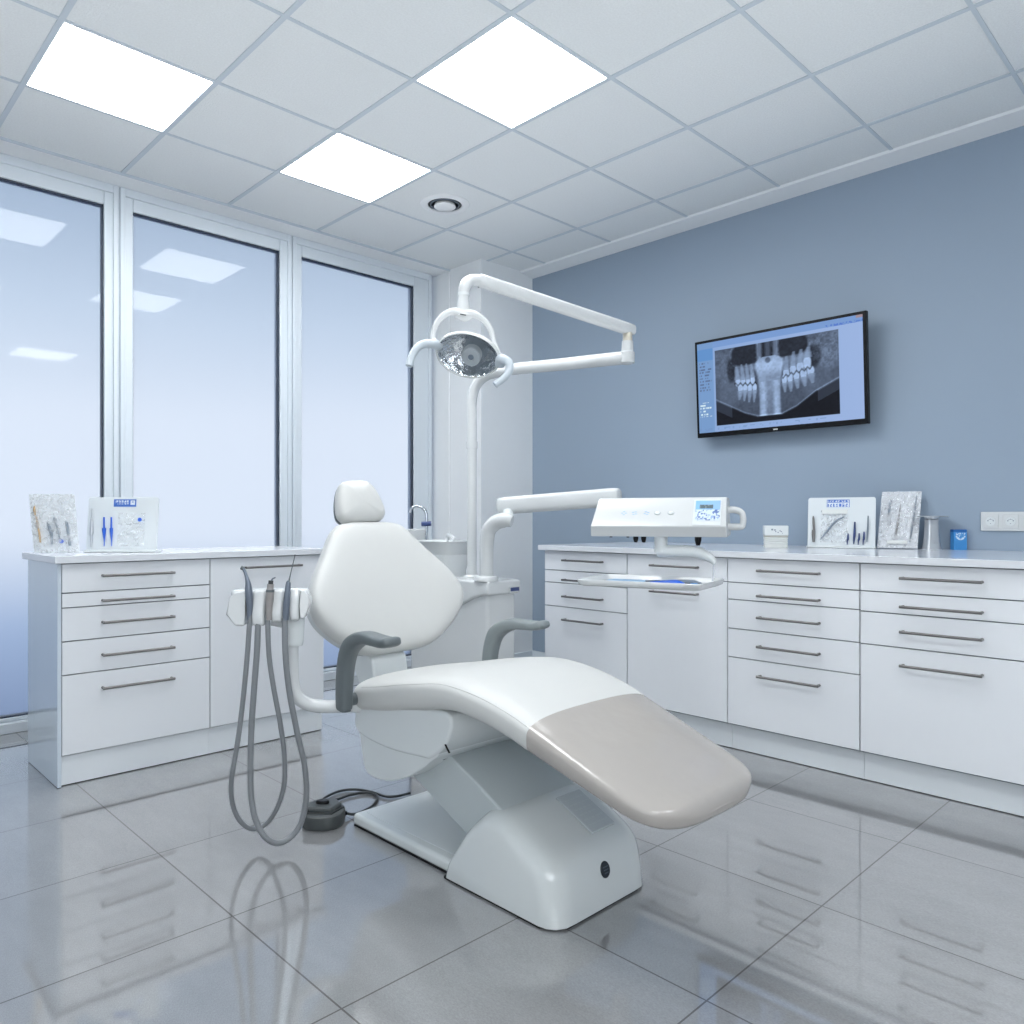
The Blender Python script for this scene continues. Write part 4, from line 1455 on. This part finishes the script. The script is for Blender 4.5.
pk = thing('clear_packet', 'clear sealed packet with blue dot on the left display card', 'packet', TC @ Vector((.2 * w, -.01, .1 * h)))
sheet(TC, w, h, .44, .82, .08, .70, M['film'], 'packet_film', -.004, pk, .008, 4)
MB(TC @ Matrix.Translation((-w / 2 + w * .76, -.014, h * .57)) @ Matrix.Rotation(math.pi / 2, 4, 'X')).lathe([(.0085, 0), (.0085, .003), (.0005, .0035)], (0, 0, 0), 20).build('seal_dot', M['blue'], pk)

# left clear pouch
pb = at(57, 552, 3.22)
pw, ph = 46 * 3.22 / FPX, 60 * 3.22 / FPX
T = Matrix.Translation((pb.x, pb.y, ZT)) @ Matrix.Rotation(-ANG, 4, 'Z') @ Matrix.Rotation(math.radians(-8), 4, 'X') @ Matrix(((1, 0, -.17, 0), (0, 1, 0, 0), (0, 0, 1, 0), (0, 0, 0, 1)))
pt_ = thing('clear_pouch', 'clear crinkled sterile pouch standing at left end of the short worktop', 'pouch', (pb.x, pb.y, ZT))
MB(T).box(-pw / 2, pw / 2, .0, .0015, .002, ph).build('pouch_back', M['backing'], pt_, smooth=False)
sheet(T, pw, ph, 0, 1, .01, 1, M['film'], 'pouch_film', -.004, pt_, .011, 2)
G = 'instruments inside the left clear pouch'
stick(T, pw, ph, [(.17, .18), (.16, .35), (.12, .62)], [.003, .004, .002], 'gold', 'gold_probe', 'gold coloured probe at left inside the clear pouch', group=G, off=-.004)
stick(T, pw, ph, [(.11, .64), (.10, .72), (.105, .80)], [.0025, .005, .002], 'gold', 'gold_tip', 'short gold tip above the probe inside the clear pouch', group=G, off=-.004)
stick(T, pw, ph, [(.42, .15), (.43, .3), (.40, .42), (.36, .52)], [.0035, .006, .007, .003], 'slategrey', 'grey_clamp', 'grey clamp in the middle of the clear pouch', group=G, off=-.005)
stick(T, pw, ph, [(.60, .25), (.57, .42), (.52, .60)], [.002, .004, .005], 'slategrey', 'grey_probe', 'slim grey probe right of the clamp inside the clear pouch', group=G, off=-.005)
stick(T, pw, ph, [(.81, .13), (.80, .3), (.78, .53)], [.006, .0055, .0055], 'slategrey', 'blue_grey_rod', 'blue grey square rod at right inside the clear pouch', group=G, off=-.005)
o = MB(T @ Matrix.Translation((-pw / 2 + pw * .65, -.009, ph * .20)) @ Matrix.Rotation(math.pi / 2, 4, 'X')).lathe([(.0085, 0), (.0085, .003), (.0005, .0035)], (0, 0, 0), 20).build('blue_seal', M['blue'], None)
tag(o, 'round blue seal near the bottom of the clear pouch', 'seal')

# right display card
TC, w, h = board(809, 872, 499, 548.5, 3.80, math.radians(-32), 6, 'white display card with blue label on the long worktop, below the television', 11, 'outline', (.285, .625, .80, .955))
G = 'instruments on the right display card'
stick(TC, w, h, [(.10, .08), (.095, .3), (.10, .34), (.09, .55), (.085, .62)], [.006, .008, .006, .005, .002], 'steel', 'steel_burr', 'steel instrument at left edge of the right display card', group=G)
for k, (u, b0, b1, rr_) in enumerate(((.60, .02, .26, .005), (.695, .03, .5, .006), (.76, .02, .27, .005), (.83, .02, .3, .0055), (.885, .08, .62, .004))):
    stick(TC, w, h, [(u, b0 + .02), (u + .003, b0 + .12), (u + .01, (b0 + b1) / 2), (u + .012, b1)], [.002, rr_ * .8, rr_, rr_ * .6], 'darkblue' if k < 4 else 'slategrey', 'blue_tip',
          ['short dark blue tip, leftmost of the row on the right display card', 'tall dark blue tip, second in the row on the right display card',
           'short dark blue tip, third in the row on the right display card', 'short dark blue tip, fourth in the row on the right display card',
           'tall slim grey tip, rightmost of the row on the right display card'][k], group=G)
pk = thing('clear_packet', 'clear packet holding a curved grey scaler on the right display card', 'packet', TC @ Vector((-.1 * w, -.01, .1 * h)))
sheet(TC, w, h, .20, .60, .08, .74, M['film_grey'], 'packet_film', -.004, pk, .008, 6)
MB(TC).box(-w / 2 + w * .22, -w / 2 + w * .60, -.014, -.0135, h * .66, h * .75).build('packet_header', M['paper'], pk, smooth=False)
stick(TC, w, h, [(.20, .13), (.30, .30), (.42, .50), (.55, .60)], [.002, .0045, .005, .003], 'slategrey', 'curved_scaler', 'curved grey scaler inside the packet on the right display card', off=-.012)

# right silver pouch
pb = at(897, 550, 3.70)
pw, ph = 36 * 3.70 / FPX, 59.5 * 3.70 / FPX
T = Matrix.Translation((pb.x, pb.y, ZT)) @ Matrix.Rotation(-ANG - math.radians(25), 4, 'Z') @ Matrix.Rotation(math.radians(-14), 4, 'X') @ Matrix(((1, 0, .08, 0), (0, 1, 0, 0), (0, 0, 1, 0), (0, 0, 0, 1)))
pt_ = thing('silver_pouch', 'shiny silver instrument pouch leaning against the blue wall', 'pouch', (pb.x, pb.y, ZT))
MB(T).box(-pw / 2, pw / 2, .0, .0015, .004, ph).build('pouch_back', M['backing_grey'], pt_, smooth=False)
sheet(T, pw, ph, 0, 1, .02, 1, M['film_grey'], 'pouch_film', -.004, pt_, .012, 8)
G = 'instruments inside the silver pouch'
stick(T, pw, ph, [(.27, .4), (.24, .55), (.22, .70), (.25, .84)], [.002, .005, .006, .007], 'slategrey', 'steel_mirror', 'dark round headed mirror at left inside the silver pouch', group=G, off=-.006)
stick(T, pw, ph, [(.42, .15), (.46, .4), (.50, .78)], [.003, .005, .002], 'steel', 'steel_probe', 'steel probe in the middle of the silver pouch', group=G, off=-.006)
stick(T, pw, ph, [(.80, .12), (.84, .45), (.88, .92)], [.003, .005, .002], 'slategrey', 'steel_tweezers', 'long dark tweezers at right inside the silver pouch', group=G, off=-.006)
MB(T).box(-pw * .27, pw * .24, -.0145, -.014, ph * .08, ph * .135).build('pouch_strip', M['paper'], pt_, smooth=False)

# steel stand
sb_ = at(931.5, 550.5, 3.63)
ss = thing('steel_stand', 'brushed steel pedestal stand with flat top beside the silver pouch', 'stand', (sb_.x, sb_.y, ZT))
T = Matrix.Translation((sb_.x, sb_.y, ZT)) @ Matrix.Rotation(-ANG, 4, 'Z')
fl = MB(T)
fl.rings([rr_ring(0, 0, a, b, z, 6) for a, b, z in ((.037, .030, .0), (.036, .029, .004), (.031, .026, .03), (.027, .024, .07), (.025, .023, .11), (.024, .022, .135), (.026, .024, .142))])
fl.build('pedestal', M['silver'], ss)
MB(T).lathe([(.016, .138), (.028, .146), (.031, .156), (.001, .156)], (0, 0, 0), 28).build('cup', M['silver'], ss)
tp_ = MB(T)
tp_.rings([rr_ring(.003, 0, .066, .05, z, 3) for z in (.156, .160)])
tp_.build('flat_top', M['silver'], ss, .0015, 2)

# blue box
bb_ = at(958.5, 551, 3.60)
T = Matrix.Translation((bb_.x, bb_.y, ZT)) @ Matrix.Rotation(-ANG - math.radians(6), 4, 'Z')
bx = thing('blue_box', 'small blue carton with white print standing on the right worktop', 'box', (bb_.x, bb_.y, ZT))
MB(T).box(-.029, .029, -.02, .02, 0, .084).build('carton', M['bluebox'], bx, .002, 2)
MB(T).box(-.0295, .0295, -.0205, .0205, .082, .096).build('carton_lid', M['bluebox_top'], bx, .004, 2)
def bx_img(u, v):
    base = (66, 146, 212)
    d = ell(u, v, .5, .62, .42, .5)
    if .45 < d < 1.0 and v < .62 and vnoise(u * 12, v * 10, 4) > .3:
        return (212, 230, 244)
    if v > .72 and vnoise(u * 16, v * 9, 2) > .55 and .1 < u < .9:
        return (206, 226, 242)
    if .3 < u < .7 and .35 < v < .7 and vnoise(u * 20, v * 14, 7) > .6:
        return (196, 220, 240)
    return base
pixel_panel('box_print', T @ Vector((-.026, -.0206, .042)), T.to_3x3() @ Vector((.052, 0, 0)), T.to_3x3() @ Vector((0, 0, .038)), 36, 22, bx_img, M['print'], bx)

# white tissue carton
cb_ = at(775.5, 548.5, 3.86)
T = Matrix.Translation((cb_.x, cb_.y, ZT)) @ Matrix.Rotation(-ANG - math.radians(12), 4, 'Z') @ Matrix.Diagonal((.93, .93, 1, 1))
st_ = thing('paper_box', 'small white lidded box of paper slips on the long worktop, left of the display card', 'box', (cb_.x, cb_.y, ZT))
sk = MB(T)
for k in range(5):
    sk.box(-.0585 + .001 * (k % 2), .0585 - .001 * (k % 2), -.04, .04, .001 + k * .0105, .0105 + k * .0105)
sk.build('paper_stack', M['paper'], st_, .0012, 1)
MB(T).box(-.0595, .0595, -.041, .041, .054, .062).build('paper_edge', M['paper_line'], st_, .001, 1)
MB(T).box(-.062, .062, -.043, .043, .062, .112).build('lid', M['shell'], st_, .004, 2)
lm = MB(T)
for (u, z, s) in ((-.022, .092, .005), (-.008, .090, .004), (-.004, .082, .003), (.008, .078, .003), (.018, .086, .003), (.024, .082, .003), (.03, .074, .002)):
    lm.box(u - s, u + s, -.0438, -.042, z - s * .8, z + s * .8)
lm.build('lid_print', M['slategrey'], st_, smooth=False)

# ------------------------------------------------------------------ world seen through the frosted glass
wd = bpy.data.worlds.new('world')
S.world = wd
wd.use_nodes = True
nt = wd.node_tree
bg = nt.nodes['Background']
tc = nt.nodes.new('ShaderNodeTexCoord')
sp_ = nt.nodes.new('ShaderNodeSeparateXYZ')
nt.links.new(tc.outputs['Generated'], sp_.inputs[0])
mr = nt.nodes.new('ShaderNodeMapRange')
mr.inputs[1].default_value = -1
mr.inputs[2].default_value = 1
nt.links.new(sp_.outputs[2], mr.inputs[0])
cr = nt.nodes.new('ShaderNodeValToRGB')
e = cr.color_ramp
stops = [(0.0, (60, 78, 112)), (.36, (86, 104, 142)), (.44, (164, 184, 216)), (.49, (236, 243, 254)), (.56, (236, 243, 254)), (.62, (205, 219, 236)), (.70, (150, 170, 194)), (1.0, (120, 142, 170))]
e.elements[0].position, e.elements[0].color = stops[0][0], (*srgb(stops[0][1]), 1)
e.elements[1].position, e.elements[1].color = stops[-1][0], (*srgb(stops[-1][1]), 1)
for p, c in stops[1:-1]:
    k = e.elements.new(p)
    k.color = (*srgb(c), 1)
nt.links.new(mr.outputs[0], cr.inputs[0])
nt.links.new(cr.outputs[0], bg.inputs['Color'])
bg.inputs['Strength'].default_value = 1.27

# added fill light without a fixture, aimed up to brighten the ceiling
ld = bpy.data.lights.new('ceiling_fill', 'AREA')
ld.shape = 'RECTANGLE'
ld.size, ld.size_y = 4.6, 4.6
ld.spread = math.radians(120)
ld.energy = 24
ld.color = (1.0, .99, .97)
lo = bpy.data.objects.new('ceiling_fill', ld)
COL.objects.link(lo)
lo.location = (1.1, 1.75, 1.75)
lo.rotation_euler = (math.pi, 0, 0)

fd_ = bpy.data.lights.new('front_fill', 'AREA')  # added fill light behind the camera, lifts surfaces facing the view
fd_.shape = 'RECTANGLE'
fd_.size, fd_.size_y = 2.2, 1.6
fd_.energy = 38
fd_.color = (.97, .985, 1.0)
fo = bpy.data.objects.new('front_fill', fd_)
COL.objects.link(fo)
fo.location = (-.55, -1.15, 1.65)
fo.rotation_euler = (Vector((1.9, 2.3, .85)) - Vector(fo.location)).to_track_quat('-Z', 'Y').to_euler()

# ------------------------------------------------------------------ colour management and cycles
S.view_settings.view_transform = 'Standard'
S.view_settings.look = 'None'
S.view_settings.exposure = -0.16
S.cycles.use_denoising = True
S.cycles.max_bounces = 12
S.cycles.diffuse_bounces = 6
S.cycles.transparent_max_bounces = 16
S.cycles.sample_clamp_indirect = 6.0
